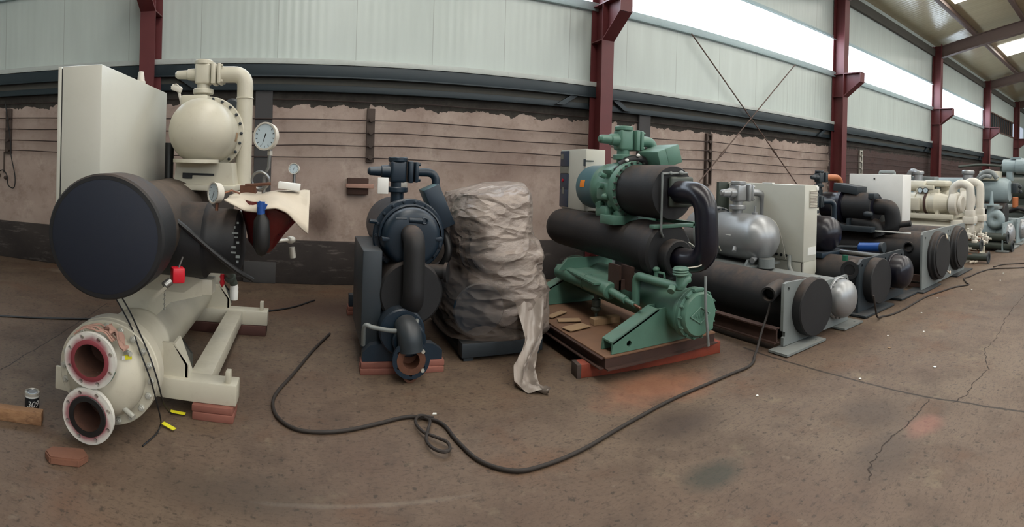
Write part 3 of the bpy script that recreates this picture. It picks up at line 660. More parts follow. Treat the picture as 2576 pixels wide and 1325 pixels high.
def drape(name, outline_fn, nx, ny, mat, label, cat, thick=.004):
    """cloth: grid surface given by a function of (u, v), with thickness"""
    bm = bmesh.new(); g = [[bm.verts.new(outline_fn(i/nx, j/ny)) for j in range(ny+1)] for i in range(nx+1)]
    for i in range(nx):
        for j in range(ny): bm.faces.new((g[i][j], g[i+1][j], g[i+1][j+1], g[i][j+1]))
    mb = MB(); mb.bm.free(); mb.bm = bm
    o = part(name, mb, mat, ang=80); s = o.modifiers.new('thickness', 'SOLIDIFY'); s.thickness = thick
    return tag(o, label, cat) if label else o
def cl(u, v):
    x = -.50 + .48*u; n = noise.noise(Vector((u*6, v*4, 1.3)))
    K = [1.27, 1.245, 1.205, 1.215, 1.24, 1.235, 1.21, 1.15, 1.10]; f = u*8; i = min(int(f), 7); fr = K[i] + (K[i+1]-K[i])*(f-i)
    z = (1.295+.02*u) + (fr-1.295-.02*u)*v**2.2 + .014*n
    y = 3.40 - .49*v + .03*math.sin(u*9)*v + .02*noise.noise(Vector((u*6, v*5, 4)))
    return (x, y, z)
drape('cloth', cl, 26, 12, M['cloth'], 'dusty cream cloth draped over the red end of the black pipe', 'cloth', .008)
tag(part('white_box', MB().obox((-.15,3.27,1.345),(.14,.08,.045),Matrix.Rotation(.1,3,'Y'),.006), M['white']), 'small white carton lying on the cream cloth', 'box')
rt = thing('rag', 'frayed pink rag and string tied on top of the upper white flange', 'rag', (-1.0, 2.45, .6))
def rg(u, v):
    n = noise.noise(Vector((u*5, v*5, 7.3)))
    return Vector((-1.02 + .12*u + .012*n, 2.43 + .07*v - .02*u + .015*n, .635 - .10*u*u - .01*v + .016*n + .006*math.sin(u*14)))
bm_r = MB(); g_ = [[bm_r.bm.verts.new(rg(i/16, j/10)) for j in range(11)] for i in range(17)]; h_ = [[bm_r.bm.verts.new(rg(i/16, j/10)-Vector((0,.0,.007))) for j in range(11)] for i in range(17)]
for i in range(16):
    for j in range(10):
        bm_r.bm.faces.new((g_[i][j], g_[i+1][j], g_[i+1][j+1], g_[i][j+1])); bm_r.bm.faces.new((h_[i][j], h_[i][j+1], h_[i+1][j+1], h_[i+1][j]))
part('rag_cloth', bm_r, M['rag'], rt, ang=80)
sg = MB(); r0 = random.Random(4)
for q in range(4):
    sg.tube([(-1.07+.15*math.sin(a), 2.395+.02*q+.01*r0.random(), .47+.15*math.cos(a)+.012*r0.random()) for a in [-.75+.16*k for k in range(11)]], .005, 6, sm=3)
part('string', sg, M['rag'], rt)

# ------------------------------------------------------------------ timbers under A
k = thing('timber_block', 'short red timber block under the near right foot of the cream chiller', 'timber', (-.535, 2.98, 0), 'timbers under the cream chiller')
part('upper_board', MB().box(-.66,-.42,2.9,3.06,.046,.084,.006), M['redwood'], k); part('lower_board', MB().box(-.655,-.415,2.895,3.06,0,.045,.006), M['redwood'], k)
tag(part('timber_beam', MB().box(-1.44,-.37,4.40,4.56,0,.083,.006), M['darkwood']), 'long dark timber beam under the far foot of the cream chiller', 'timber', 'timbers under the cream chiller')
tag(part('timber_block', MB().box(-1.43,-1.25,2.92,3.06,0,.083,.006), M['redwood']), 'timber block under the hidden left foot of the cream chiller', 'timber', 'timbers under the cream chiller')

# ------------------------------------------------------------------ B: navy chiller standing end on
def bevel_bell(mb, c, r, d, n=48):
    return mb.lathe(c, -Y, [(r,-.02)]+[(r*math.cos(a)**.6 if a < PI/2-.01 else 0, d*math.sin(a)) for a in [PI/2*k/9 for k in range(10)]], n)
B = thing('water_chiller', 'dusty navy chiller seen end on between the cream chiller and the plastic wrapped one', 'chiller', (.70, 4.3, 0))
bf = part('base_frame', MB().poly([(.385,3.68,.085),(.97,3.68,.085),(.97,3.68,.15),(.90,3.68,.20),(.78,3.68,.215),(.55,3.68,.215),(.44,3.68,.20),(.385,3.68,.15)], (0,.08,0)).box(.385,.97,5.1,5.2,.085,.2,.004), M['navy'], B)
cdb = part('condenser', MB().cyl((.66,3.62,.31),(.66,5.4,.31),.165,n=40,bev=.01).cyl((.70,3.55,.27),(.70,3.75,.29),.12,n=36,bev=.01), M['navy'], B)
for (z, r, y, rm) in ((.165,.13,3.46,M['navy']),):
    ring_flange(cdb, 'pipe_flange', (.70,y+.04,z), -Y, r, .06, .03, 6, .012, rm, .1)
    part('rusty_bore', MB().lathe((.70,y+.012,z), -Y, [(.1,-.02),(.1,.004),(.058,.004),(.058,-.1),(0,-.1)], 32), M['rust'], cdb)
    part('flange_bolt', MB().cyl((.78,y,z+.06),(.78,y+.05,z+.06),.014,n=8).cyl((.78,y,z-.07),(.78,y+.05,z-.07),.014,n=8), M['frost'], cdb)
part('lower_stub', MB().lathe((.70,3.52,.055), -Y, [(.052,-.1),(.052,.03),(.036,.03),(.036,-.08),(0,-.08)], 28), M['rust'], cdb)
part('head_elbow', MB().tube([(.68,3.62,.36),(.69,3.52,.33),(.70,3.50,.22)], .085, 20, sm=5), M['darkgrey'], cdb)
evb = part('evaporator', MB().cyl((.74,3.74,.555),(.74,5.4,.555),.235,n=48,bev=.012).torus((.74,3.765,.555), Y, .226, .016, 48), M['insul'], B)
cpb = part('compressor', MB().cyl((.755,3.98,.95),(.755,4.06,.95),.285,n=56,bev=.01).cyl((.755,4.06,.95),(.755,4.85,.95),.25,n=40,bev=.03).obox((.755,4.3,.66),(.4,.3,.08),None,.01), M['navy'], B)
bolts(cpb, (.755,3.98,.95), -Y, .262, 18, .014, .02, M['navy'])
mc = part('motor_cover', MB().lathe((.75,3.98,.955), -Y, [(.235,-.01),(.235,.03)]+[(.235-.06*(k/6)**2.2, .03+.15*math.sin(PI/2*k/6)) for k in range(1,7)]+[(.15,.185),(0,.19)], 48).lathe((.75,3.90,.955), -Y, [(.238,-.03),(.246,-.03),(.246,.03),(.235,.035)], 40, PI, 2*PI)
     .box(.52,.60,3.80,3.93,.93,.96,.006).box(.90,.98,3.80,3.93,.93,.96,.006), M['navy'], cpb)
part('cast_boss', MB().tube([(.72,3.80,1.09),(.82,3.795,1.085)], .022, 12).torus((.835,3.785,1.085), Y, .022, .007, 20, 8).tube([(.62,3.81,1.10),(.7,3.80,1.1)], .01, 8), M['navy'], mc)
part('suction_pipe', MB().tube([(.735,3.85,.98),(.735,3.655,.98),(.735,3.63,.52),(.735,3.8,.45)], .078, 24, fil=.12), M['insul'], B)
discharge_valve(B, (.70,4.28,1.36), .9, M['navy'], M['navy'], (1.03,4.28), 1.15, .035)
tb = part('terminal_box', MB().obox((1.0,4.12,1.17),(.13,.22,.34),Matrix.Rotation(-.42,3,'Y'),.008), M['teal'], cpb)
part('terminal_cover', MB().obox((1.0,4.005,1.17),(.135,.012,.345),Matrix.Rotation(-.42,3,'Y'),.004), M['navy'], tb)
part('paper_tag', MB().obox((.535,3.95,1.335),(.085,.012,.125),None,.004), M['white'], B)
part('grey_block', MB().obox((.745,4.25,1.335),(.06,.04,.05),None,.004), M['frost'], B)
part('black_hose', MB().tube([(1.02,4.2,1.02),(1.07,4.05,.93),(1.08,4.0,.8),(1.03,4.05,.68),(.95,4.1,.6)], .032, 12, sm=6), M['blackrub'], B)
part('bracket_right', MB().box(.86,1.03,3.86,4.1,.665,.70,.004).box(.86,1.03,3.86,3.88,.62,.70,.004), M['navy'], B)
part('side_cabinet', MB().box(.375,.52,3.75,4.5,.16,.87,.01), M['darkgrey'], B)
part('grab_pipe', MB().tube([(.39,3.7,.2),(.39,3.62,.36),(.45,3.6,.355),(.6,3.55,.345),(.72,3.54,.375),(.76,3.6,.40)], .016, 10, sm=5), M['grey'], B)
part('side_port', MB().cyl((.85,3.85,.70),(1.0,3.78,.70),.055,n=20).cyl((1.0,3.78,.70),(1.02,3.77,.70),.075,n=20), M['insul'], B)
part('oil_stub', MB().tube([(.52,4.0,1.05),(.44,3.98,1.06)], .018, 8), M['navy'], B)
part('tape_scrap', MB().obox((.80,3.735,.49),(.008,.003,.035),Matrix.Rotation(.5,3,'Y')).obox((.795,3.735,.445),(.006,.003,.03),Matrix.Rotation(-.3,3,'Y')), M['white'], evb, flat=True)
for y, l in ((3.66,'near'),(5.1,'far')):
    k = thing('timber_block', 'red timber under the %s end of the navy chiller' % l, 'timber', (.68, y+.07, 0), 'timbers under the navy chiller')
    part('upper_board', MB().box(.375,.985,y,y+.13,.044,.084,.005), M['redwood'], k); part('lower_board', MB().box(.37,.98,y-.01,y+.13,0,.043,.005), M['redwood'], k)

# ------------------------------------------------------------------ C: the machine in plastic and its wrap
Cc = thing('water_chiller', 'dark blue chiller hidden under the dusty plastic wrap', 'chiller', (1.48, 4.35, 0))
part('base_frame', MB().box(1.16,1.84,3.80,3.92,.03,.14,.006).box(1.16,1.84,4.8,4.92,.03,.14,.006).box(1.18,1.26,3.82,4.9,.0,.06).box(1.74,1.82,3.82,4.9,.0,.06), M['darkgrey'], Cc)
part('condenser', MB().cyl((1.31,3.86,.38),(1.31,4.9,.38),.21,n=36,bev=.01), M['navy'], Cc)
part('evaporator', MB().cyl((1.66,3.9,.38),(1.66,4.9,.38),.2,n=36,bev=.01), M['insul'], Cc)
part('compressor', MB().cyl((1.45,3.9,.86),(1.45,4.7,.86),.25,n=36,bev=.03).cyl((1.45,4.0,.86),(1.45,4.05,.86),.28,n=36), M['navy'], Cc)
part('control_cabinet', MB().box(1.3,1.72,4.3,4.7,.95,1.22,.01), M['grey'], Cc)
def wrap_mat():
    m, t, out = nt('dusty_plastic_film'); v = coords(t); s = N(t, 'SeparateXYZ'); t.links.new(v, s.inputs[0])
    mp = N(t, 'Mapping'); mp.inputs['Scale'].default_value = (1, 1, 2.2); mp.inputs['Rotation'].default_value = (0, .5, 0); t.links.new(v, mp.inputs[0])
    n = noisen(t, mp.outputs[0], 3.2, 6, .65); n2 = noisen(t, mp.outputs[0], 12, 5, .7)
    k = mixc(t, ramp(t, n, .35, .65), lin((184,170,160)), lin((140,126,118)))
    b = bsdf(t, out, k, .3, 0, .6)
    def crease(vec, sc_):
        q = mathn(t, 'ABSOLUTE', mathn(t, 'SUBTRACT', noisen(t, vec, sc_, 2, .5), .5)); return mathn(t, 'SUBTRACT', 1.0, ramp(t, q, 0, .09))
    m2 = N(t, 'Mapping'); m2.inputs['Scale'].default_value = (1, 1, 1.7); m2.inputs['Rotation'].default_value = (.3, -.9, .5); t.links.new(v, m2.inputs[0])
    h = mathn(t, 'ADD', mathn(t, 'ADD', crease(mp.outputs[0], 2.2), mathn(t, 'MULTIPLY', crease(m2.outputs[0], 3.6), .7)), mathn(t, 'ADD', n, mathn(t, 'MULTIPLY', n2, .5)))
    bump(t, b, h, .75, .022)
    # the film is doubled and dustier towards the top and the right, a single clear layer low on the left
    lay = mathn(t, 'ADD', mathn(t, 'MULTIPLY', s.outputs[2], .75), mathn(t, 'MULTIPLY', s.outputs[0], 1.1))
    a = mathn(t, 'ADD', mathn(t, 'ADD', lay, .12), mathn(t, 'MULTIPLY', mathn(t, 'SUBTRACT', n, .5), 1.5), clamp=True)
    a = ramp(t, a, .30, .80); a = mathn(t, 'ADD', mathn(t, 'MULTIPLY', a, .72), .14)
    tr = N(t, 'BsdfTransparent'); tr.inputs[0].default_value = (.86,.84,.82,1)
    mx = N(t, 'MixShader'); t.links.new(a, mx.inputs[0]); t.links.new(tr.outputs[0], mx.inputs[1]); t.links.new(b.outputs[0], mx.inputs[2])
    t.links.new(mx.outputs[0], out.inputs[0]); return m
M['film'] = wrap_mat()
M['filmtail'] = paint('folded_plastic_film', (150,139,131), .35, var=.15, bmp=.6, bsc=14, grime=.2, gcol=(120,108,100))
def ridged(p, s): return 1 - abs(2*noise.noise(p*s))
W = thing('plastic_sheet', 'crumpled dusty translucent plastic sheet wrapped over the hidden chiller', 'plastic sheet', (1.48, 4.35, 0))
lev = [(.05,1.17,1.86,.58),(.12,1.10,1.92,.62),(.2,1.04,1.95,.65),(.33,1.03,1.96,.68),(.47,1.05,1.95,.68),(.62,1.10,1.93,.66),(.70,1.11,1.92,.67),(.80,1.13,1.90,.67),(.88,1.14,1.86,.63),(.95,1.14,1.83,.6),(1.06,1.13,1.83,.58),(1.14,1.13,1.82,.56),(1.2,1.15,1.82,.55),(1.26,1.18,1.82,.52),(1.30,1.2,1.80,.48),(1.335,1.5,1.78,.36)]
def levat(z):
    for a, b in zip(lev, lev[1:]):
        if a[0] <= z <= b[0]:
            t = (z-a[0])/(b[0]-a[0]); return [a[i]+(b[i]-a[i])*t for i in range(4)]
    return lev[-1]
wm = MB(); rows = []; nz_, na = 64, 120
for i in range(nz_+1):
    z, xa, xb, ry = levat(.05 + (1.335-.05)*i/nz_)
    cxx, rx = (xa+xb)/2, (xb-xa)/2; row = []
    for k in range(na):
        a = 2*PI*k/na; ca, sa = math.cos(a), math.sin(a); e = .62
        p = Vector((cxx + rx*math.copysign(abs(ca)**e, ca), 4.35 + ry*math.copysign(abs(sa)**e, sa), z))
        q = Vector((p.x, p.y, p.z)); side = p.x + p.y*.6
        c1 = ridged(Vector((side*1.2 - z*1.0, z*2.2 + side*.9, 1.7)), 1.5); c2 = ridged(Vector((side*.8 + z*2.4, z*.7 - side*1.6, 5.1)), 1.8)
        c3 = ridged(Vector((side*.9 - z*.4, z*3.6 + side*2.2, 9.2)), 2.6)
        d = .03*noise.noise(q*2.1) + .022*c1**3 + .016*c2**4 + .010*c3**4 - .02
        if .58 < z < .82: d -= .03*math.sin((z-.58)/.24*PI); d += .012*ridged(Vector((side*1.0, (z - side*.25)*9, 3)), 1.0)**2
        p.z += (p.x-1.45)*.12*max(0, z-.5)/.8
        if ca > .55 and sa < -.2 and z < .9: d += .03*ridged(Vector((p.z*.5, p.x*9, 0)), 1.0)
        nr = Vector((ca, sa, 0)); zz = p.z
        if i < 6 : zz += (.22 + .1*math.sin(a*3+1) )*max(0, 1-i/6)*(1 if (ca < .35 or sa > 0) else .15)*.7
        row.append(wm.bm.verts.new(Vector((p.x + nr.x*d, p.y + nr.y*d, zz + .02*noise.noise(q*3)))))
    rows.append(row)
for r0, r1 in zip(rows, rows[1:]):
    for k in range(na): wm.bm.faces.new((r0[k], r0[(k+1)%na], r1[(k+1)%na], r1[k]))
c_ = wm.bm.verts.new((1.55, 4.3, 1.33))
for k in range(na): wm.bm.faces.new((rows[-1][k], rows[-1][(k+1)%na], c_))
part('main_film', wm, M['film'], W, ang=70)
tm = MB(); rows = []
path = [(1.66,3.70,.50,.10),(1.65,3.62,.36,.10),(1.63,3.52,.24,.075),(1.56,3.44,.15,.05),(1.48,3.34,.08,.06),(1.46,3.24,.035,.085),(1.49,3.16,.02,.06),(1.54,3.09,.012,.03)]
for i in range(29):
    f_ = i/28*(len(path)-1); j = min(int(f_), len(path)-2); t = f_-j; a, b = path[j], path[j+1]
    x, y, z, w = [a[q]+(b[q]-a[q])*t for q in range(4)]; row = []
    for k in range(13):
        u = k/12*2-1; row.append(tm.bm.verts.new((x + w*u, y + .03*math.sin(u*5+i*.4)-.02*u, max(.004, z + .022*math.sin(u*7+i*.5)+ .012*noise.noise(Vector((u*3,i*.4,2)))+.01))))
    rows.append(row)
for r0, r1 in zip(rows, rows[1:]):
    for k in range(12): tm.bm.faces.new((r0[k], r0[k+1], r1[k+1], r1[k]))
part('twisted_tail', tm, M['filmtail'], W, ang=80)

# ------------------------------------------------------------------ D: green chiller on a rusty pallet
D = thing('water_chiller', 'grey green chiller with black insulated shells standing on a rusty pallet', 'chiller', (2.6, 3.9, 0))
dx, dz = 2.70, .43
cdd = part('condenser', MB().cyl((dx,2.98,dz),(dx,4.85,dz),.165,n=48,bev=.012).lathe((dx,4.84,dz), Y, [(.165,0),(.15,.06),(.09,.10),(0,.11)], 40).cyl((dx,2.955,dz),(dx,2.99,dz),.195,n=48,bev=.004), M['green'], D)
hd = part('water_head', MB().lathe((dx,2.955,dz), -Y, [(.192,0),(.192,.03),(.172,.035),(.168,.06),(.155,.075),(0,.082)], 48).box(dx-.05,dx+.05,2.90,2.95,.6,.625,.004), M['green'], cdd)
bolts(hd, (dx,2.925,dz), -Y, .181, 14, .013, .02, M['green'])
em = MB(); r_, y_ = .085, 2.872
dm = [(r_*1.15,0),(0,r_*.72),(-r_*1.15,0),(0,-r_*.72)]
for i in range(4):
    a, b = dm[i], dm[(i+1)%4]; em.tube([(dx-.01+a[0],y_,dz+a[1]),(dx-.01+b[0],y_,dz+b[1])], .005, 6)
for k in range(-3, 4):
    h = .028*(1-abs(k)/5); em.tube([(dx-.01+k*.017-.004,y_,dz-h),(dx-.01+k*.017+.006,y_,dz+h)], .0028, 5)
part('diamond_emblem', em, M['green'], hd)
for y in (3.1, 4.5):
    pl = [(2.05,.19),(2.95,.19),(3.05,.21),(3.05,.26),(2.85,.46),(2.47,.46),(2.06,.27)]
    part('saddle_foot', MB().plate(pl, [circ(2.2,.245,.022,12)], (0,y,0), X, Z, (0,.018,0)).poly([(2.06,y,.27),(2.47,y,.46),(2.47,y+.13,.46),(2.06,y+.13,.27)], (0,0,-.014)).plate(pl, [circ(2.2,.245,.022,12)], (0,y+.13,0), X, Z, (0,.018,0)), M['green'], D)
fd = part('filter_drier', MB().cyl((2.37,3.62,.50),(2.37,4.55,.50),.072,n=28,bev=.012).cyl((2.37,4.0,.50),(2.37,4.02,.50),.076,n=28).cyl((2.37,3.62,.50),(2.37,3.4,.475),.032,n=14).cyl((2.37,3.4,.475),(2.37,3.28,.465),.02,n=12).cyl((2.37,4.45,.5),(2.5,4.6,.5),.03,n=14), M['green'], D)
part('angle_valve', MB().cyl((2.37,3.85,.47),(2.37,3.85,.38),.02,n=12).lathe((2.37,3.85,.38), -Z, [(0,0),(.038,0),(.04,.05),(.03,.06),(.045,.07),(.045,.085),(.03,.1),(.012,.12),(.012,.15),(0,.15)], 16), M['darkolive'], fd)
part('brass_tip', MB().cyl((2.37,3.28,.465),(2.37,3.2,.455),.012,n=10), M['brass'], fd)
lp = part('liquid_line', MB().tube([(2.48,3.42,.42),(2.48,3.42,.66),(2.50,3.05,.655),(2.53,2.92,.655),(2.56,2.92,.70),(2.60,2.92,.71)], .034, 16, fil=.06), M['green'], D)
ex = part('expansion_valve', MB().cyl((2.53,2.93,.64),(2.53,2.93,.73),.034,n=16).lathe((2.53,2.93,.73), Z, [(.03,0),(.055,.012),(.062,.02),(.055,.03),(.062,.038),(.055,.048),(.062,.056),(.05,.07),(0,.075)], 24).cyl((2.56,2.93,.69),(2.66,2.98,.72),.022,n=12).cyl((2.47,2.95,.655),(2.44,2.93,.63),.028,n=12), M['green'], D)
part('capillary', MB().tube([(2.55,2.93,.79),(2.7,2.9,.80),(2.8,2.95,.86),(2.75,3.1,.95)], .005, 6, sm=5), M['frost'], ex)
part('relief_valve', MB().cyl((2.55,3.25,.6),(2.55,3.25,.72),.018,n=12).ball((2.55,3.25,.73),.03,.03,.022,12,8).tube([(2.55,3.25,.71),(2.59,3.2,.70),(2.6,3.2,.64)], .012, 8), M['green'], D)
part('shell_bracket', MB().box(2.40,2.42,3.55,3.72,.52,.72).box(2.46,2.48,3.45,3.62,.52,.72).box(2.40,2.8,3.55,3.58,.52,.6), M['rustdark'], D)
part('cross_plate', MB().poly([(2.25,4.35,.55),(2.85,4.35,.55),(2.85,4.35,.66),(2.35,4.35,.66)], (0,.02,0)).poly([(2.25,3.7,.545),(2.7,3.7,.545),(2.7,4.6,.545),(2.35,4.6,.545)], (0,0,.014)), M['green'], D)
evd = part('evaporator', MB().lathe((2.70,3.6,.87), Y, [(0,0),(.2,0),(.2,1.5),(.19,1.58),(.14,1.66),(0,1.68)], 48), M['insul'], D)
part('end_section', MB().cyl((2.70,3.38,.86),(2.70,3.68,.87),.222,n=48,bev=.014).cyl((2.70,3.27,.85),(2.70,3.4,.85),.24,n=48,bev=.02), M['insul'], evd)
part('water_port', MB().lathe((2.72,3.28,.81), -Y, [(.15,-.02),(.15,.1),(.14,.11),(.1,.11),(.1,.0),(0,0)], 40), M['insul'], evd)
ct = (2.5, 1.335); SHIFT0 = set(bpy.data.objects)
cpd = part('compressor', MB().lathe((ct[0],3.60,ct[1]), Y, [(.25,0),(.25,.02),(.225,.05),(.2,.14),(.21,.30),(.235,.33),(.235,.36),(.2,.37)], 56).obox((ct[0]-.2,3.72,ct[1]-.02),(.1,.2,.16),None,.025).obox((ct[0]-.1,3.74,ct[1]-.2),(.3,.18,.1),None,.02)
     .obox((ct[0]-.13,3.7,ct[1]+.17),(.16,.16,.1),Matrix.Rotation(-.5,3,'Y'),.02), M['green'], D)
part('end_flange', MB().cyl((ct[0],3.525,ct[1]),(ct[0],3.60,ct[1]),.262,n=64,bev=.008), M['green'], cpd)
bolts(cpd, (ct[0],3.526,ct[1]), -Y, .247, 24, .0125, .018, M['darkolive'])
mt = part('motor', MB().lathe((ct[0],3.95,ct[1]), Y, [(.222,0),(.215,.3)]+[(.215*math.cos(PI/2*k/8), .3+.12*math.sin(PI/2*k/8)) for k in range(1,8)]+[(0,.42)], 56), M['teal'], cpd)
tgt = Vector((-.62,-.78,0)); a_ = math.radians(8)
part('orange_sticker', MB().lathe((ct[0],4.09,ct[1]), Y, [(.2205,0),(.2205,.085)], 8, PI+.0, PI+.32), M['orangest'], mt, flat=True)
part('cast_ports', MB().tube([(2.28,3.72,1.36),(2.2,3.7,1.37)], .028, 12).ball((2.25,3.66,1.27),.035,.035,.03,12,8).cyl((2.3,3.78,1.2),(2.24,3.76,1.19),.03,n=12).ball((2.3,3.64,1.22),.03,.04,.05,12,8).tube([(2.33,3.58,1.15),(2.36,3.55,1.08)], .04, 12).ball((2.34,3.72,1.09),.07,.06,.05,14,8).cyl((2.27,3.7,1.45),(2.21,3.69,1.47),.024,n=10), M['green'], cpd)
part('black_fittings', MB().tube([(2.38,3.62,1.55),(2.45,3.58,1.60),(2.55,3.55,1.61),(2.64,3.54,1.56)], .04, 12, sm=4).ball((2.36,3.62,1.51),.05,.04,.04,12,8), M['blackrub'], cpd)
part('white_caps', MB().ball((2.37,3.575,1.50),.018,.014,.018,10,6).ball((2.41,3.56,1.60),.02,.016,.016,10,6).ball((2.5,3.515,1.645),.02,.016,.016,10,6), M['white'], cpd)
dc = part('suction_cover', MB().lathe((ct[0],3.53,ct[1]), -Y, [(.228,0),(.228,.5),(.216,.52),(0,.525)], 60), M['insul'], cpd)
part('suction_flange', MB().obox((ct[0]+.06,2.985,ct[1]+.01),(.25,.04,.25),None,.02,3), M['darkolive'], dc)
part('vent_line', MB().tube([(2.36,2.985,1.49),(2.36,2.98,1.02),(2.4,3.0,.98)], .009, 8, fil=.02).tube([(2.36,2.985,1.49),(2.62,2.985,1.50)], .009, 8).ball((2.44,2.975,1.495),.02,.016,.016,10,6).ball((2.55,2.975,1.50),.026,.02,.02,10,6), M['grey'], dc)
part('suction_elbow', MB().tube([(2.52,3.0,1.345),(2.54,2.67,1.345),(2.56,2.64,.80),(2.51,3.05,.81)], .092, 28, fil=.2), M['blackpl'], D)
bm_ = part('compressor_saddle', MB().box(2.24,2.76,3.50,3.72,1.03,1.11,.005).poly([(2.3,3.58,1.1),(2.72,3.58,1.1),(2.66,3.58,1.24),(2.36,3.58,1.24)], (0,.02,0)).poly([(2.70,3.52,1.10),(2.74,3.52,1.10),(2.62,3.52,1.26),(2.58,3.52,1.26)], (0,.06,0)).box(2.3,2.9,3.0,3.06,1.05,1.08,.004).box(2.72,2.76,3.0,3.7,1.04,1.09), M['green'], D)
discharge_valve(D, (2.46,3.70,1.70), .95, M['green'], M['green'], (2.80,3.70), 1.45, .05)
tbd = part('terminal_box', MB().obox((2.70,3.48,1.64),(.22,.30,.16),Matrix.Rotation(-.32,3,'Y'),.01), M['green'], cpd)
part('terminal_cover', MB().obox((2.76,3.48,1.655),(.16,.31,.17),Matrix.Rotation(-.32,3,'Y'),.01), M['green'], tbd)
SH = Vector((.22, .26, 0))   # the compressor group sits further back on the shell
for o in set(bpy.data.objects) - SHIFT0:
    if o.type == 'MESH' and not o.get('sh'):
        if o.location.length == 0: o.data.transform(Matrix.Translation(SH)) if o.data.users == 1 else None
for o in set(bpy.data.objects) - SHIFT0:
    if o.name.startswith('bolt') and o.data.users > 1 and not o.data.get('sh'): o.data.transform(Matrix.Translation(SH)); o.data['sh'] = 1
cbd = part('control_cabinet', MB().box(2.16,2.36,3.71,4.19,1.19,1.645,.008), M['cabinet'], D)
part('control_panel', MB().box(2.152,2.162,4.02,4.185,1.20,1.335,.003).box(2.152,2.162,4.02,4.185,1.335,1.46,.003).box(2.152,2.162,4.02,4.185,1.515,1.635,.003), M['panelblue'], cbd)
part('display', MB().box(2.149,2.156,4.03,4.18,1.462,1.513), M['screen'], cbd, flat=True)
part('keypad', MB().box(2.148,2.154,4.09,4.13,1.30,1.35).box(2.148,2.154,4.12,4.17,1.57,1.61), M['screen'], cbd, flat=True)
part('red_button', MB().cyl((2.153,4.12,1.405),(2.143,4.12,1.405),.012,n=12), M['red'], cbd)
part('door_hinge', MB().cyl((2.155,3.72,1.24),(2.155,3.72,1.29),.011,n=8).cyl((2.155,3.72,1.52),(2.155,3.72,1.57),.011,n=8).box(2.16,2.3,3.705,3.711,1.255,1.262).box(2.16,2.24,3.702,3.711,1.555,1.562), M['darkgrey'], cbd)
part('cabinet_leg', MB().box(2.17,2.21,3.74,4.16,1.17,1.19).box(2.3,2.34,3.74,4.16,1.17,1.19), M['cabinet'], cbd)
CM = Matrix.Translation(Vector((2.69,4.66,1.075))) @ Matrix.Diagonal((1.2,1.17,1.42,1)) @ Matrix.Translation(Vector((-2.16,-3.71,-1.19)))
RL = Matrix.Translation(D.location)
for o in [cbd] + list(cbd.children): o.data.transform(RL.inverted() @ CM @ RL)
part('drain_hose', MB().tube([(2.73,2.87,.72),(2.72,2.85,.5),(2.735,2.84,.32),(2.75,2.84,.195)], .011, 8, sm=5), M['grey'], D)

p = thing('steel_pallet', 'rusty steel tray pallet carrying the green chiller', 'pallet', (2.5, 3.85, 0))
part('channel_frame', MB().box(1.99,2.0,3.1,4.65,.10,.175).box(1.96,2.0,3.1,4.65,.168,.176).box(1.95,2.0,3.1,4.65,.098,.106).box(1.99,3.06,3.09,3.10,.1,.175).box(1.99,3.06,3.05,3.1,.098,.107).box(3.05,3.06,3.1,4.65,.1,.175).box(1.99,3.06,4.64,4.65,.1,.175), M['rustdark'], p)
part('top_sheet', MB().box(1.985,3.065,3.085,4.655,.172,.186,.003), M['rustsheet'], p)
k = thing('steel_beam', 'flaking red painted beam lying under the front of the rusty pallet', 'beam', (2.5, 3.25, 0), 'beams under the rusty pallet')
part('beam_body', MB().obox((2.5,3.215,.049),(1.27,.11,.098),Matrix.Rotation(-.13,3,'Z'),.004), M['rustred'], k)
part('end_cap', MB().obox((1.875,3.297,.049),(.035,.116,.1),Matrix.Rotation(-.13,3,'Z'),.004), M['board'], k)
tag(part('steel_beam', MB().box(1.9,3.15,4.4,4.5,0,.098,.004), M['rustdark']), 'dark rusty beam lying under the back of the rusty pallet', 'beam', 'beams under the rusty pallet')
rnd = random.Random(5)
SCR = [(2.12,3.75,.22,.12,.2,'largest cardboard scrap on the rusty pallet, nearest its left edge'),(2.16,3.95,.2,.09,-.3,'thin cardboard strip behind the largest scrap on the rusty pallet'),(2.14,4.15,.24,.07,.5,'cardboard strip farthest back on the rusty pallet'),(2.42,3.78,.26,.08,-.05,'cardboard flap beside the green valve on the rusty pallet')]
for (x, y, a, b, r, l) in SCR:
    bm0 = MB().obox((x,y,.2 if 'flap' not in l else .215),(a,b,.006 if 'flap' not in l else .05),Matrix.Rotation(r,3,'Z') @ Matrix.Rotation(.05*(rnd.random()-.5),3,'X'))
    tag(part('cardboard_scrap', bm0, M['cardboard'], flat=True), l, 'cardboard', 'cardboard on the rusty pallet')

# ------------------------------------------------------------------ E: grey chiller with round black end and silver dome
E_ = thing('water_chiller', 'grey chiller with black round end, silver domed head and tall vented cabinet', 'chiller', (4.1, 4.1, 0))
ep = MB()
out = [(3.56,.03),(4.63,.03),(4.63,.50)] + rrect(4.10,4.63,.03,.50,.03)[0:6] + [(4.16,.50),(4.14,.525),(4.12,.525),(4.10,.555)] + [(3.60,.575),(3.565,.565),(3.55,.54),(3.55,.16),(3.58,.15),(3.58,.11),(3.56,.10)]
out = [(3.56,.03),(4.63,.03),(4.63,.46),(4.60,.50),(4.16,.50),(4.14,.52),(4.10,.555),(3.60,.575),(3.565,.565),(3.55,.54),(3.55,.16),(3.58,.15),(3.58,.11),(3.56,.10)]
hol = [circ(3.615,.515,.017,12), circ(4.19,.455,.016,12), circ(4.585,.455,.018,12), circ(4.06,.515,.014,12)]
pe = part('tube_plate', ep.plate(out, hol, (0,2.75,0), X, Z, (0,.03,0)), M['grey'], E_)
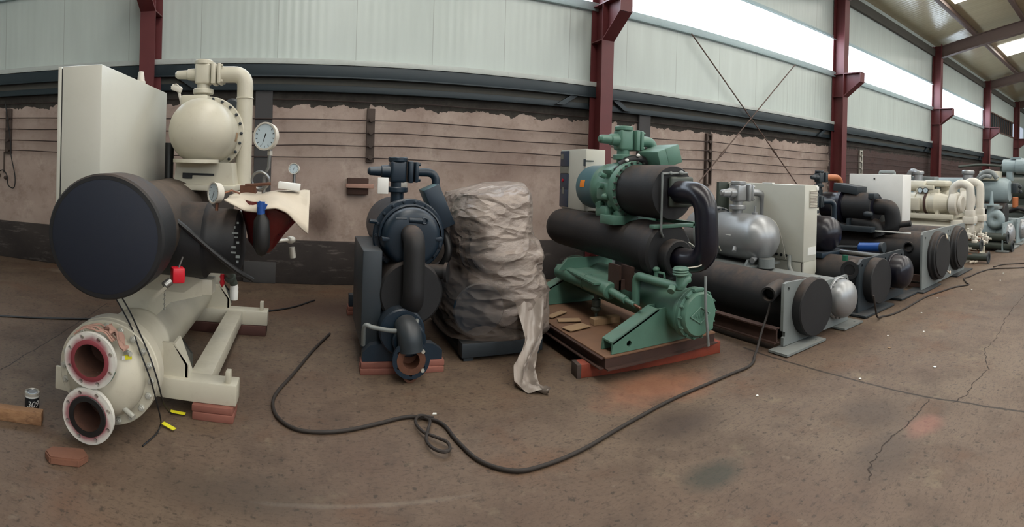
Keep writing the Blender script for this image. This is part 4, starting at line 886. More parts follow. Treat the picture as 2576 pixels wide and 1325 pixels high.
part('scribbled_number', MB().tube([(4.1,2.748,.2),(4.12,2.748,.17),(4.1,2.748,.13),(4.13,2.748,.11)], .004, 5).tube([(4.15,2.748,.2),(4.16,2.748,.14),(4.15,2.748,.1),(4.19,2.748,.11)], .004, 5), M['ink'], pe)
for (a, b, y0, y1) in ((3.42,4.0,2.60,2.80),(4.36,4.72,2.62,2.80)):
    part('foot_plate', MB().plate([(a,y0),(b,y0),(b,y1),(a,y1)], [circ(b-.09,y0+.05,.012,10)], (0,0,.008), X, Y, (0,0,.018)), M['grey'], E_)
part('foot_plate', MB().box(3.46,4.7,5.4,5.6,.006,.03).box(3.55,4.63,5.5,5.53,.03,.55), M['grey'], E_)
eve = part('evaporator', MB().cyl((3.90,2.78,.315),(3.90,5.5,.315),.255,n=56,bev=.005), M['insul'], E_)
part('end_cover', MB().lathe((3.93,2.75,.315), -Y, [(.262,0),(.262,.08),(.252,.092),(0,.094)], 64), M['insul'], eve)
part('water_port', MB().tube([(3.80,2.98,.48),(3.64,2.93,.48),(3.46,2.85,.475)], .068, 20, sm=3, cap=False).lathe((3.46,2.85,.475), (-.9,-.4,-.02), [(.068,0),(.068,.012),(.052,.012),(.050,-.1),(0,-.1)], 24), M['insul'], eve)
part('white_mark', MB().obox((3.655,2.86,.30),(.004,.07,.012)), M['white'], eve, flat=True)
cde = part('condenser', MB().cyl((4.42,2.78,.30),(4.42,5.5,.30),.19,n=48,bev=.005), M['grey'], E_)
part('water_dome', MB().cyl((4.42,2.72,.30),(4.42,2.75,.30),.208,n=48,bev=.006).lathe((4.42,2.72,.30), -Y, [(.185,0),(.185,.05)]+[(.185*math.cos(PI/2*k/9), .05+.11*math.sin(PI/2*k/9)) for k in range(1,9)]+[(0,.16)], 48), M['silver'], cde)
bolts(cde, (4.42,2.722,.30), -Y, .197, 16, .009, .012, M['silver'])
part('skid_rail', MB().box(3.50,3.512,2.78,5.5,.06,.19).box(3.47,3.54,2.78,5.5,.18,.192).box(3.47,3.54,2.78,5.5,.06,.072).box(4.66,4.70,2.78,5.5,.06,.19), M['rustdark'], E_)
cpe = part('compressor', MB().lathe((4.40,4.42,.80), -Y, [(.2,-.4),(.24,-.36),(.24,0),(.26,.1),(.26,.64)]+[(.26*math.cos(PI/2*k/9), .64+.22*math.sin(PI/2*k/9)) for k in range(1,9)]+[(0,.86)], 56).cyl((4.40,4.40,.80),(4.40,4.48,.80),.305,n=60,bev=.008)
     .cyl((4.28,3.72,.60),(4.20,3.70,.58),.03,n=12), M['silver'], E_)
part('cast_flange', MB().cyl((4.40,4.481,.80),(4.40,4.54,.80),.315,n=60,bev=.008), M['grey'], cpe)
bolts(cpe, (4.40,4.399,.80), -Y, .284, 22, .014, .02, M['darkgrey'])
part('sensor_wire', MB().tube([(4.12,4.38,1.0),(4.115,4.25,.88),(4.12,4.15,.72),(4.13,4.1,.64)], .006, 6, sm=5).tube([(4.40,3.85,1.06),(4.57,3.70,.98),(4.68,3.66,.72),(4.72,3.65,.55)], .006, 6, sm=5), M['frost'], cpe)
part('service_valve', MB().cyl((4.40,3.85,1.03),(4.40,3.85,1.08),.035,n=12).cyl((4.40,3.85,1.08),(4.40,3.85,1.15),.012,n=8), M['silver'], cpe)
part('valve_tail', MB().cyl((4.16,3.92,.70),(4.13,3.9,.66),.025,n=10), M['silver'], cpe)
part('name_strip', MB().lathe((4.40,3.97,.80), Y, [(.2615,0),(.2615,.08)], 6, PI+.1, PI+.14), M['white'], cpe, flat=True)
discharge_valve(E_, (4.40,4.12,1.2), 1.0, M['silver'], M['silver'], (4.78,4.05), .5, .042)
part('compressor_saddle', MB().poly([(4.1,4.3,.46),(4.7,4.3,.46),(4.62,4.3,.62),(4.18,4.3,.62)], (0,.03,0)).poly([(4.12,3.75,.46),(4.62,3.75,.46),(4.56,3.75,.58),(4.2,3.75,.58)], (0,.03,0)).box(4.08,4.7,3.7,4.45,.49,.52,.004)
     .poly([(3.62,4.3,.52),(4.12,4.3,.52),(4.12,4.3,.6),(3.62,4.3,.57)], (0,.03,0)).cyl((4.35,3.62,.5),(4.35,3.62,.6),.09,n=20), M['grey'], E_)
cbe = part('control_cabinet', MB().box(4.75,5.01,3.42,4.62,.53,1.40,.008), M['cabinet'], E_)
part('cabinet_plinth', MB().box(4.76,5.0,3.44,4.6,.36,.53).poly([(4.76,3.42,.53),(5.01,3.42,.53),(5.01,3.42,.40),(4.96,3.42,.33),(4.76,3.42,.33)], (0,.03,0)), M['cabinet'], cbe)
vt = MB().box(4.845,4.985,3.414,3.42,1.14,1.34)
for k in range(11): vt.obox((4.915,3.411,1.152+k*.0178),(.14,.012,.011),Matrix.Rotation(.5,3,'X'))
part('vent_louvre', vt, M['offwhite'], cbe, flat=True)
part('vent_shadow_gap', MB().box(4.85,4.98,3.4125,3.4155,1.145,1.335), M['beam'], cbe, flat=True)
part('door_edge', MB().box(4.742,4.752,4.60,4.63,.55,1.38).box(4.60,4.75,4.62,4.64,.53,1.40).box(4.56,4.60,4.6,4.64,.53,1.40), M['darkolive'], cbe)
part('info_sticker', MB().box(4.83,4.99,3.415,3.42,.60,.69), M['white'], cbe, flat=True)
part('lock_tab', MB().box(4.97,5.02,3.41,3.42,1.34,1.385,.003), M['white'], cbe)
for k in range(5): part('cable_gland', MB().cyl((4.752,3.66+k*.07,.585),(4.738,3.66+k*.07,.585),.017,n=10), M['ink'], cbe)
part('flexible_conduit', MB().tube([(4.735,3.6,.585),(4.6,3.5,.5),(4.45,3.35,.46),(4.35,3.4,.46)], .022, 10, sm=6), M['grey'], E_)
part('roof_clip', MB().box(4.75,4.8,3.9,4.05,1.40,1.415), M['white'], cbe)

# ------------------------------------------------------------------ F: dark navy chiller
F_ = thing('water_chiller', 'low dark navy chiller with shiny plastic wrapped dome, between two cabinets', 'chiller', (5.5, 4.1, 0))
pf = part('tube_plate', MB().plate([(4.93,.03),(6.10,.03),(6.10,.55),(6.06,.60),(5.0,.60),(4.93,.55)], [circ(6.02,.53,.018,10), circ(5.0,.53,.018,10), circ(5.56,.54,.016,10)], (0,2.80,0), X, Z, (0,.03,0)), M['darkgrey'], F_)
part('foot_plate', MB().box(4.86,5.55,2.66,2.9,.006,.03,.004), M['darkgrey'], F_); part('foot_plate', MB().box(5.8,6.28,2.68,2.9,.006,.03,.004), M['darkgrey'], F_)
part('rear_plate', MB().box(4.93,6.10,5.45,5.48,.0,.58), M['navy'], F_)
evf = part('evaporator', MB().cyl((5.27,2.83,.33),(5.27,5.45,.33),.245,n=48,bev=.005), M['insul'], F_)
part('end_cover', MB().lathe((5.27,2.80,.335), -Y, [(.255,0),(.255,.10),(.245,.11),(0,.112)], 56), M['insul'], evf)
part('water_port', MB().tube([(5.15,3.0,.5),(5.0,2.95,.5),(4.90,2.9,.49)], .07, 18, sm=3).lathe((4.9,2.9,.49), (-.9,-.4,0), [(.07,0),(.1,0),(.1,.012),(.06,.012),(.055,-.06),(0,-.06)], 24), M['insul'], evf)
part('green_cap', MB().cyl((5.05,3.05,.56),(5.05,3.05,.62),.035,n=12), M['greentape'], evf)
cdf = part('condenser', MB().cyl((5.78,2.83,.36),(5.78,5.45,.36),.2,n=48,bev=.005), M['navy'], F_)
part('water_dome', MB().cyl((5.78,2.77,.36),(5.78,2.80,.36),.22,n=40,bev=.006).lathe((5.78,2.77,.36), -Y, [(.2,0),(.2,.1)]+[(.2*math.cos(PI/2*k/9), .1+.12*math.sin(PI/2*k/9)) for k in range(1,9)]+[(0,.22)], 48), M['blackpl'], cdf)
part('glint_tube', MB().tube([(5.52,2.85,.57),(5.52,4.6,.57)], .03, 12), M['steel'], F_)  # added bright tube standing for the glint along the condenser top
cpf = part('compressor', MB().lathe((5.35,3.9,.80), -Y, [(.2,-.3),(.22,-.28),(.22,.4)]+[(.22*math.cos(PI/2*k/9), .4+.17*math.sin(PI/2*k/9)) for k in range(1,9)]+[(0,.57)], 48).cyl((5.35,3.86,.8),(5.35,3.93,.8),.26,n=48,bev=.006), M['blackpl'], F_)
discharge_valve(F_, (5.33,3.70,1.12), .75, M['darkgrey'], M['navy'], (5.66,3.60), .62, .036)
part('junction_box', MB().box(5.62,5.75,3.9,4.1,.9,1.1,.01).box(5.56,5.72,4.0,4.15,1.12,1.3,.01), M['cabinet'], F_)
part('compressor_saddle', MB().box(5.1,5.6,3.4,3.9,.54,.60,.005), M['navy'], F_)
fb = part('filter_cylinder', MB().cyl((6.02,3.42,.575),(6.02,3.10,.60),.062,n=24,bev=.01), M['blue'], F_)
part('filter_label', MB().lathe((6.02,3.40,.577), (0,-1,.06), [(.0635,0),(.0635,.09)], 8, 1.9, 2.8), M['white'], fb, flat=True)
part('filter_end', MB().cyl((6.02,3.10,.60),(6.02,3.05,.603),.072,n=20,bev=.006).tube([(6.02,3.42,.575),(6.0,3.7,.56),(5.9,3.8,.55)], .02, 8), M['darkgrey'], fb)

# ------------------------------------------------------------------ G: long black chiller with white cabinet
G = thing('water_chiller', 'long black chiller with two dark round ends and a bright white cabinet', 'chiller', (7.2, 4.1, 0))
pg = part('tube_plate', MB().plate([(6.42,.02),(8.22,.02),(8.22,.79),(6.46,.79),(6.42,.75)], [circ(6.52,.70,.02,10), circ(7.42,.72,.02,10), circ(7.50,.72,.02,10), circ(7.46,.64,.018,10)], (0,2.68,0), X, Z, (0,.03,0)), M['grey'], G)
part('foot_plate', MB().box(6.3,6.95,2.6,2.85,.004,.022,.004), M['darkgrey'], G); part('foot_plate', MB().box(7.6,8.4,2.58,2.85,.004,.022,.004), M['darkgrey'], G)
part('rear_plate', MB().box(6.42,8.22,5.5,5.53,.0,.78), M['grey'], G)
for nm, x, z in (('evaporator', 6.93, .42), ('condenser', 7.80, .43)):
    s = part(nm, MB().cyl((x,2.71,z),(x,5.5,z),.32,n=56,bev=.005), M['insul'], G)
    part('end_cover', MB().lathe((x,2.68,z), -Y, [(.345,0),(.345,.03),(.325,.05),(.325,.09),(.31,.10),(.29,.10),(.285,.115),(0,.125)], 60), M['insul'], s)
part('white_rail', MB().box(6.6,6.64,2.95,3.6,.735,.75), M['white'], G)
part('tie_bar', MB().box(6.5,6.54,2.72,5.5,.12,.2).box(6.5,6.54,2.72,5.5,.04,.08), M['rustdark'], G)
part('wrapped_port', MB().tube([(7.0,2.56,.72),(6.95,2.52,.66)], .012, 8).tube([(7.32,2.66,.15),(7.36,2.62,.10),(7.4,2.63,.12)], .014, 8), M['cloth'], pg)
part('port_stub', MB().lathe((6.7,3.0,.55), (-1,-.3,.05), [(.07,-.1),(.07,.12),(.055,.12),(.05,0),(0,0)], 24), M['insul'], G)
cpg = part('compressor', MB().lathe((6.75,4.2,1.07), -Y, [(.16,-.3),(.2,-.26),(.2,.05),(.26,.06),(.26,.12),(.205,.13),(.205,.62),(.19,.64),(0,.645)], 48), M['blackpl'], G)
part('insulated_end', MB().cyl((6.75,4.05,1.07),(6.75,3.56,1.07),.212,n=48,bev=.01), M['insul'], cpg)
part('suction_elbow', MB().tube([(6.75,3.6,1.08),(6.76,3.32,1.08),(6.8,3.30,.78),(6.85,3.6,.72)], .115, 20, fil=.1), M['insul'], G)
part('side_elbow', MB().tube([(6.70,3.95,.84),(6.70,3.68,.83),(6.71,3.54,.80),(6.72,3.48,.66)], .10, 18, sm=4).tube([(6.74,3.6,.80),(6.8,3.3,.82),(6.86,3.05,.86)], .045, 14, sm=3), M['insul'], G)
part('valve_cluster', MB().box(6.55,6.7,3.5,3.6,1.2,1.28,.01).ball((6.57,3.6,.98),.06,.08,.05,12,8).tube([(6.6,4.1,.8),(6.55,3.9,.76),(6.6,3.6,.78)], .03, 10), M['darkgrey'], cpg)
discharge_valve(G, (6.62,4.50,1.42), .78, M['darkgrey'], M['orange'], (7.20,4.48), 1.1, .055)
part('valve_riser', MB().cyl((6.62,4.50,.95),(6.62,4.50,1.3),.06,n=18), M['darkgrey'], G)
tg = part('terminal_box', MB().obox((6.75,4.02,1.33),(.3,.42,.12),Matrix.Rotation(.12,3,'X'),.01), M['darkgrey'], cpg)
part('compressor_saddle', MB().box(6.5,7.0,3.5,4.4,.72,.80,.006).box(6.55,6.95,3.9,3.95,.8,.9), M['darkgrey'], G)
part('grey_box', MB().box(6.2,6.42,4.35,4.6,.85,1.22,.01), M['cabinet'], G)
cbg = part('control_cabinet', MB().box(7.02,7.33,3.27,4.20,.80,1.56,.008), M['white'], G)
part('door_lock', MB().cyl((7.02,3.75,1.49),(7.012,3.75,1.49),.014,n=10), M['ink'], cbg)
part('cabinet_foot', MB().box(7.05,7.1,3.35,3.45,.74,.81).box(7.05,7.12,3.9,4.0,.74,.81).tube([(7.1,3.5,.82),(7.05,3.55,.76)], .04, 12), M['beam'], cbg)
part('top_handle', MB().tube([(7.2,3.75,1.56),(7.2,3.75,1.60),(7.2,3.5,1.60),(7.2,3.5,1.56)], .025, 8, fil=.02), M['grey'], cbg)

# ------------------------------------------------------------------ H: cream twin compressor chiller
H = thing('water_chiller', 'cream twin compressor chiller with two white pipe arches', 'chiller', (9.4, 3.8, 0))
part('base_frame', MB().box(8.7,8.78,2.9,5.2,.05,.16,.005).box(10.2,10.28,2.9,5.2,.05,.16,.005).box(8.7,10.28,2.9,2.98,.0,.05), M['cream'], H)
for x in (9.15, 9.85):
    s = part('shell', MB().cyl((x,3.1,.52 if x < 9.5 else .56),(x,5.2,.52 if x < 9.5 else .56),.24,n=40,bev=.02), M['cream'], H)
part('deck_beam', MB().box(8.92,9.0,3.15,4.9,.77,.86,.005).box(10.0,10.08,3.15,4.9,.77,.86).box(8.92,10.08,4.7,4.8,.77,.86).box(8.95,10.05,3.2,3.3,.78,.85), M['cream'], H)
for q, (x, dzz) in enumerate(((9.15, 0), (9.8, .04))):
    z = 1.05+dzz
    c_ = part('compressor', MB().lathe((x,4.2,z), -Y, [(.14,-.1),(.185,-.06),(.19,.02),(.205,.03),(.205,.08),(.19,.09),(.185,.45),(.2,.47),(.2,.52),(.19,.53),(.21,.62),(.215,.66),(.2,.68),(.17,.84),(.15,.9),(.08,.94),(0,.94)], 40), M['cream'], H)
    part('inspection_cover', MB().obox((x-.19,3.92,z-.02),(.06,.22,.24),None,.02), M['cream'], c_)
    part('strap', MB().lathe((x,3.70,z), Y, [(.19,0),(.208,0),(.208,.05),(.19,.05)], 40), M['rustdark'], c_)
    part('seam', MB().torus((x,3.94,z), Y, .197, .008, 36), M['cream'], c_)
    bolts(c_, (x,3.53,z), -Y, .186, 14, .014, .014, M['bolt'])
    part('foot', MB().box(x-.15,x+.12,4.0,4.08,.86+dzz*0,z-.1).box(x-.15,x+.12,3.45,3.52,.86,z-.1), M['cream'], c_)
    part('gauge_block', MB().box(x-.06,x+.05,3.5,3.95,z+.17,z+.27,.008).box(x-.08,x+.0,3.6,3.9,z+.26,z+.33,.008), M['cream'], c_)
    for yy in (3.85, 3.74): gauge(c_, (x-.10,yy,z+.24), (-1,-.12,.05), .05, .03, M['ink'])
    part('compressor_end', MB().cyl((x,3.26,z),(x,3.10,z+.0),.21,n=36,bev=.02).cyl((x,3.10,z),(x,3.02,z),.16,n=32,bev=.02), M['offwhite'], c_)
    a = part('pipe_arch', MB().tube([(x-.02,3.22,z+.12),(x-.02,3.22,z+.24),(x-.02,3.17,z+.33),(x-.02,3.05,z+.38),(x-.02,2.93,z+.34),(x-.02,2.88,z+.24),(x-.02,2.88,.82)], .078, 18, sm=5), M['offwhite'], H)
    part('flange_block', MB().box(x-.13,x+.1,2.77,2.99,.70,.83,.01).box(x-.1,x+.07,2.8,2.96,.83,.95,.008), M['offwhite'], a)
    part('lower_elbow', MB().tube([(x-.02,2.88,.72),(x-.02,2.88,.60),(x-.02,2.95,.50),(x-.02,3.15,.48)], .08, 16, sm=5), M['offwhite'], a)
part('pipe_box', MB().box(8.95,9.2,2.98,3.2,.52,.76,.02).box(9.6,9.9,2.95,3.15,.45,.62,.02), M['offwhite'], H)
rnd = random.Random(11)
vb = [(8.95,2.86,.50),(9.2,2.8,.42),(9.05,2.75,.36),(9.5,2.78,.45),(9.35,2.7,.34),(9.0,2.9,.26),(9.6,2.7,.38)]
for (x, y, z) in vb:
    v = part('service_valve', MB().obox((x,y,z),(.1,.11,.09),None,.012).cyl((x,y,z),(x,y-.11,z+.01),.022,n=10).cyl((x,y,z),(x+.02,y,z+.11),.018,n=8).ball((x+.02,y,z+.115),.026,.026,.018,10,6), M['offwhite'], H)
cp_ = MB()
for k in range(4):
    a = Vector((9.0+.12*k, 2.85, .16+.05*k)); cp_.tube([a, a+Vector((.02,-.14,.0)), a+Vector((.04,-.18,.05)), a+Vector((.05,-.08,.12)), a+Vector((.0,.1,.13))], .012, 8, sm=5)
part('copper_lines', cp_, M['brass'], H)
part('header', MB().cyl((9.05,3.05,.12),(9.05,2.95,.12),.10,n=24).cyl((9.05,3.05,.32),(9.05,2.96,.32),.10,n=24).obox((9.05,3.08,.22),(.26,.1,.42),None,.03), M['offwhite'], H)
for (x, y0, y1, z, l) in ((9.05,2.95,2.50,.115,'lowest'),(9.05,2.96,2.64,.32,'upper')):
    s = part('spool_pipe', MB().cyl((x,y0,z),(x,y1,z),.07,n=28), M['darkolive'], H)
    ring_flange(s, 'pipe_flange', (x,y1,z), -Y, .108, .065, .02, 6, .01, M['darkgrey'], .088)
    part('spool_clamp', MB().torus((x,y0-.02,z), Y, .074, .012, 24), M['darkgrey'], s)
part('rag_tie', MB().tube([(8.85,2.78,.03),(8.9,2.72,.05),(8.95,2.74,.02),(9.0,2.68,.04)], .02, 8, sm=4), M['cloth'], H)
part('back_cowl', MB().box(9.5,9.95,3.5,4.0,1.35,1.48,.06).cyl((9.5,3.9,1.36),(9.5,4.3,1.36),.11,n=24,bev=.03), M['cream'], H)

# ------------------------------------------------------------------ I: blue grey chiller beyond the cream one
I_ = thing('water_chiller', 'pale blue grey chiller beyond the cream one, with tall valve and barrel on top', 'chiller', (12.0, 3.9, 0))
for k, (x, yp) in enumerate(((11.15, 2.62), (12.5, 2.62))):
    tpz = part('tube_plate', MB().plate([(x-.5,.03),(x+.45,.03),(x+.45,.6),(x-.5,.6)], [circ(x-.4,.5,.02,10), circ(x+.36,.5,.02,10)], (0,yp,0), X, Z, (0,.03,0)), M['greyblue'], I_)
    s = part('shell', MB().cyl((x,yp+.03,.33),(x,4.15,.33),.26,n=40,bev=.01), M['greyblue'], I_)
    part('water_head', MB().lathe((x,yp,.33), -Y, [(.24,0),(.24,.05),(.2,.1),(.12,.13),(0,.14)], 36), M['silver'], s)
    bolts(s, (x,yp,.33), -Y, .222, 12, .016, .06, M['grey'])
    part('foot_plate', MB().box(x-.6,x+.55,yp-.14,yp+.14,.004,.03,.004), M['grey'], I_)
for (y1, z, x) in ((2.55,.30,10.72),(2.45,.115,10.75)):
    s = part('spool_pipe', MB().cyl((x,3.3,z),(x,y1,z),.085,n=24), M['darkolive'], I_)
    ring_flange(s, 'pipe_flange', (x,y1,z), -Y, .125, .07, .025, 6, .012, M['darkgrey'], .1)
cpi = part('compressor', MB().lathe((12.0,3.9,1.26), -Y, [(.2,-.8),(.29,-.7),(.3,.3),(.32,.31),(.32,.38),(.3,.39),(.3,1.0),(.25,1.1),(0,1.12)], 48), M['greyblue'], I_)
bolts(cpi, (12.0,3.59,1.26), -Y, .3, 20, .016, .02, M['darkgrey'])
part('terminal_box', MB().box(11.75,12.2,3.05,3.5,1.50,1.72,.015), M['cream'], cpi)
part('barrel', MB().cyl((12.3,3.05,1.86),(12.3,2.72,1.86),.16,n=32,bev=.01).cyl((12.3,2.72,1.86),(12.3,2.5,1.86),.19,n=32,bev=.01).box(12.22,12.38,2.8,2.95,1.5,1.75).box(12.2,12.4,2.6,2.85,2.03,2.07), M['greyblue'], I_)
part('barrel_pipe', MB().tube([(12.3,2.5,1.83),(12.3,2.35,1.78),(12.3,2.2,1.6)], .07, 14, sm=4), M['darkgrey'], I_)
part('tall_valve', MB().cyl((11.4,3.66,1.2),(11.4,3.66,1.5),.14,n=24).cyl((11.4,3.66,1.5),(11.4,3.66,1.62),.12,n=24,bev=.01).cyl((11.4,3.66,1.62),(11.4,3.66,1.73),.15,n=24,bev=.03).ball((11.36,3.58,1.64),.04,.04,.04,10,6), M['silver'], I_)
part('flexible_hose', MB().tube([(11.5,3.55,1.30),(11.5,3.45,1.52),(11.5,3.3,1.68),(11.5,3.12,1.68),(11.5,3.0,1.55)], .06, 14, sm=6).tube([(11.4,3.5,1.30),(11.4,3.4,1.5),(11.4,3.25,1.60),(11.4,3.1,1.58)], .045, 12, sm=6), M['grey'], I_)
vo = part('volute', MB().torus((10.9,2.86,.66), X, .12, .10, 40, 14).cyl((10.85,2.86,.66),(10.95,2.86,.66),.13,n=28,bev=.02).cyl((10.9,2.97,.66),(10.9,2.97,.96),.10,.07,n=24).cyl((10.9,2.97,.96),(10.9,2.97,.985),.19,n=28).cyl((10.9,2.95,.98),(10.9,2.95,1.26),.05,.02,n=12).cyl((10.9,2.86,.48),(10.9,2.86,.30),.02,n=10), M['greyblue'], I_)
part('deck_frame', MB().box(11.3,12.7,2.9,4.15,.85,.92,.01).box(11.3,11.4,3.0,3.1,.55,.86).box(12.6,12.7,3.0,3.1,.55,.86), M['grey'], I_)
part('dark_shell', MB().cyl((11.9,2.85,.72),(11.9,4.15,.72),.26,n=36,bev=.02), M['insul'], I_)
part('end_ports', MB().box(12.05,12.4,2.66,2.78,1.2,1.45,.02).ball((12.2,2.6,1.36),.05,.05,.05,10,6).ball((12.25,2.6,1.24),.05,.05,.05,10,6), M['darkgrey'], I_)

# ------------------------------------------------------------------ I2: blue grey machine behind, between the white cabinet and the arches
J = thing('water_chiller', 'blue grey machine with a tall angle valve standing behind the cream chiller', 'chiller', (11.0, 5.0, 0))
part('shell', MB().cyl((10.9,4.3,.5),(10.9,5.7,.5),.3,n=36,bev=.02).box(10.5,11.3,4.4,4.5,0,.3).box(10.5,11.3,5.4,5.5,0,.3), M['greyblue'], J)
part('compressor', MB().cyl((10.6,4.4,1.15),(10.6,5.4,1.15),.24,n=36,bev=.03).box(10.5,10.7,4.5,5.3,.7,.95).cyl((11.1,4.2,1.30),(11.1,4.7,1.30),.16,n=28,bev=.05), M['greyblue'], J)
part('angle_valve', MB().cyl((10.6,4.56,1.3),(10.6,4.56,1.60),.1,n=24).cyl((10.6,4.56,1.60),(10.6,4.56,1.68),.13,n=24,bev=.02).tube([(10.6,4.56,1.62),(10.6,4.72,1.66),(10.6,4.82,1.5)], .07, 12, sm=4), M['silver'], J)
part('arch_pipe', MB().tube([(10.5,4.4,1.15),(10.5,4.36,1.34),(10.5,4.24,1.40),(10.5,4.14,1.30),(10.5,4.12,1.1)], .07, 14, sm=5), M['offwhite'], J)
part('long_duct', MB().box(10.9,11.2,4.3,5.2,1.42,1.56,.01).box(10.95,11.15,4.5,4.7,.3,1.42), M['grey'], J)

# ------------------------------------------------------------------ K: dark machines at the far right
K = thing('water_chiller', 'dark olive chiller at the far right with an orange drum hung on its side', 'chiller', (15.5, 3.5, 0))
part('shell', MB().cyl((15.2,2.6,.42),(15.2,5.2,.42),.36,n=36,bev=.02).cyl((16.2,2.6,.42),(16.2,5.2,.42),.36,n=36,bev=.02).box(14.7,16.6,2.7,2.8,0,.3).box(14.7,16.6,5.0,5.1,0,.3), M['darkolive'], K)
part('compressor', MB().cyl((15.5,2.9,1.25),(15.5,4.4,1.25),.36,n=36,bev=.04).box(15.3,15.7,3.0,4.2,.6,1.0), M['darkolive'], K)
part('orange_drum', MB().cyl((14.85,3.3,.72),(14.85,3.3,1.02),.09,n=20,bev=.01), M['orange'], K)
part('pipework', MB().tube([(14.9,3.5,.6),(14.8,3.2,.7),(14.8,2.8,.6),(14.9,2.5,.5)], .06, 12, sm=4).tube([(15.0,2.9,1.3),(15.0,2.6,1.1),(15.0,2.5,.8),(15.1,2.6,.5)], .08, 12, sm=4), M['insul'], K)
part('top_tank', MB().cyl((15.9,3.0,1.85),(15.9,4.0,1.85),.2,n=28,bev=.03).box(15.8,16.0,3.3,3.6,1.5,1.7).tube([(15.7,3.9,1.95),(15.5,4.6,1.98),(15.2,5.2,1.9)], .04, 10, sm=4), M['darkolive'], K)
k = thing('water_chiller', 'last dark machine against the far end of the row', 'chiller', (18.6, 3.6, 0))
part('shell', MB().cyl((18.2,2.6,.5),(18.2,5.2,.5),.42,n=32,bev=.02).cyl((19.4,2.6,.5),(19.4,5.2,.5),.42,n=32,bev=.02).box(17.7,19.9,2.8,2.9,0,.3).box(17.7,19.9,4.9,5.0,0,.3), M['darkolive'], k)
part('compressor', MB().cyl((18.7,2.8,1.5),(18.7,4.4,1.5),.42,n=32,bev=.04).box(18.4,19.0,3.0,4.2,.7,1.2), M['darkgrey'], k)

# ------------------------------------------------------------------ things on the floor
hs = [(.18,4.5),(.04,4.11),(-.1,3.63),(-.19,3.34),(-.21,3.17),(-.17,3.0),(-.07,2.88),(.06,2.85),(.22,2.87),(.41,2.94),(.58,3.0),(.70,2.97),(.78,2.88),(.81,2.69),(.87,2.48),(1.0,2.35),(1.16,2.34),(1.42,2.39),(1.79,2.51),(2.25,2.62),(2.79,2.67),(3.02,2.68),(3.15,2.73),(3.24,2.80)]
pts = [(x, y, .013) for x, y in hs] + [(3.32,2.84,.05),(3.42,2.88,.16),(3.55,2.92,.30),(3.63,2.95,.42)]
tag(part('hose', MB().tube(pts, .0105, 10, sm=7), M['hose']), 'long dark hose snaking across the floor from the navy chiller to the grey one', 'hose')
lp_ = [(.74,2.955),(.66,2.975),(.62,2.90),(.64,2.79),(.70,2.72),(.745,2.66),(.74,2.59),(.70,2.575),(.655,2.62),(.64,2.70),(.67,2.80),(.705,2.90),(.69,2.96)]
tag(part('hose_loop', MB().tube([(x, y, .03 if 0 < i < 12 else .02) for i, (x, y) in enumerate(lp_)], .009, 8, sm=7), M['hose']), 'small figure of eight loop of cord beside the long hose', 'cord')
cb_ = [(5.85,3.5),(5.75,3.30),(5.29,2.60),(5.14,2.50),(5.44,2.48),(6.10,2.52),(6.5,2.44),(6.86,2.36),(7.08,2.24),(7.3,2.33),(7.6,2.42),(7.9,2.38),(8.3,2.30),(8.52,2.2),(8.81,1.79),(9.2,1.5)]
cb_ = [(5.02,2.55),(5.14,2.50),(5.44,2.48),(6.10,2.50),(6.5,2.44),(6.86,2.36),(7.08,2.24),(7.2,2.3),(7.5,2.44),(7.71,2.41),(8.1,2.38),(8.52,2.25),(8.81,1.79),(9.2,1.5)]
tag(part('floor_cable', MB().tube([(4.72,2.5,.30),(4.76,2.5,.18),(4.85,2.52,.05)] + [(x, y, .011) for x, y in cb_], .0105, 8, sm=7), M['hose']), 'thin brown cable trailing along the fronts of the right hand machines', 'cable')
tag(part('floor_cable', MB().tube([(8.7,2.3,.01),(9.01,2.2,.01),(9.28,1.88,.01),(9.7,1.5,.01)], .01, 8, sm=5), M['hose']), 'second cable on the floor at the right edge, beyond the trailing one', 'cable')
tag(part('floor_cable', MB().tube([(-4.6,2.95,.009),(-3.6,3.5,.009),(-2.69,3.95,.009),(-1.88,4.36,.009),(-1.2,4.72,.009),(-.3,5.2,.009),(.05,5.6,.009)], .009, 8, sm=6), M['ink']), 'straight black cable lying on the floor behind the cream chiller', 'cable')

can = thing('paint_can', 'small black and white paint can standing behind the timber plank', 'can', (-1.555, 2.63, 0))
cx, cy = -1.555, 2.63
part('body', MB().lathe((cx,cy,0), Z, [(0,.002),(.042,.002),(.043,0),(.043,.088),(0,.088)], 36), M['ink'], can)
part('rim', MB().lathe((cx,cy,.088), Z, [(.0425,-.006),(.0445,-.004),(.0445,.012),(.041,.014),(.039,.008),(0,.008)], 36), M['frost'], can)
part('lid', MB().lathe((cx,cy,.096), Z, [(.034,0),(.034,.004),(.03,.005),(.028,.002),(0,.002)], 32), M['steel'], can)
part('white_band', MB().lathe((cx,cy,.074), Z, [(.0434,0),(.0436,.001),(.0436,.011),(.0434,.012)], 36), M['white'], can)
fc = bpy.data.curves.new('txt', 'FONT'); fc.body = '309'; fc.size = .05; fc.extrude = 0; fc.align_x = 'CENTER'; fc.shear = .25
fo = bpy.data.objects.new('txt', fc); C.objects.link(fo); bpy.context.view_layer.update()
me = bpy.data.meshes.new_from_object(fo.evaluated_get(bpy.context.evaluated_depsgraph_get())); bpy.data.objects.remove(fo)
mb = MB(); mb.bm.from_mesh(me); bpy.data.meshes.remove(me)
bmesh.ops.subdivide_edges(mb.bm, edges=mb.bm.edges[:], cuts=2); bmesh.ops.triangulate(mb.bm, faces=mb.bm.faces[:])
a0 = math.atan2(-cy, -cx) + .12
for v in mb.bm.verts:
    a = a0 + v.co.x/.0435; zz = v.co.y*1.05 + .022
    v.co = Vector((cx + .0437*math.cos(a), cy + .0437*math.sin(a), zz))
part('number', mb, M['white'], can, flat=True)
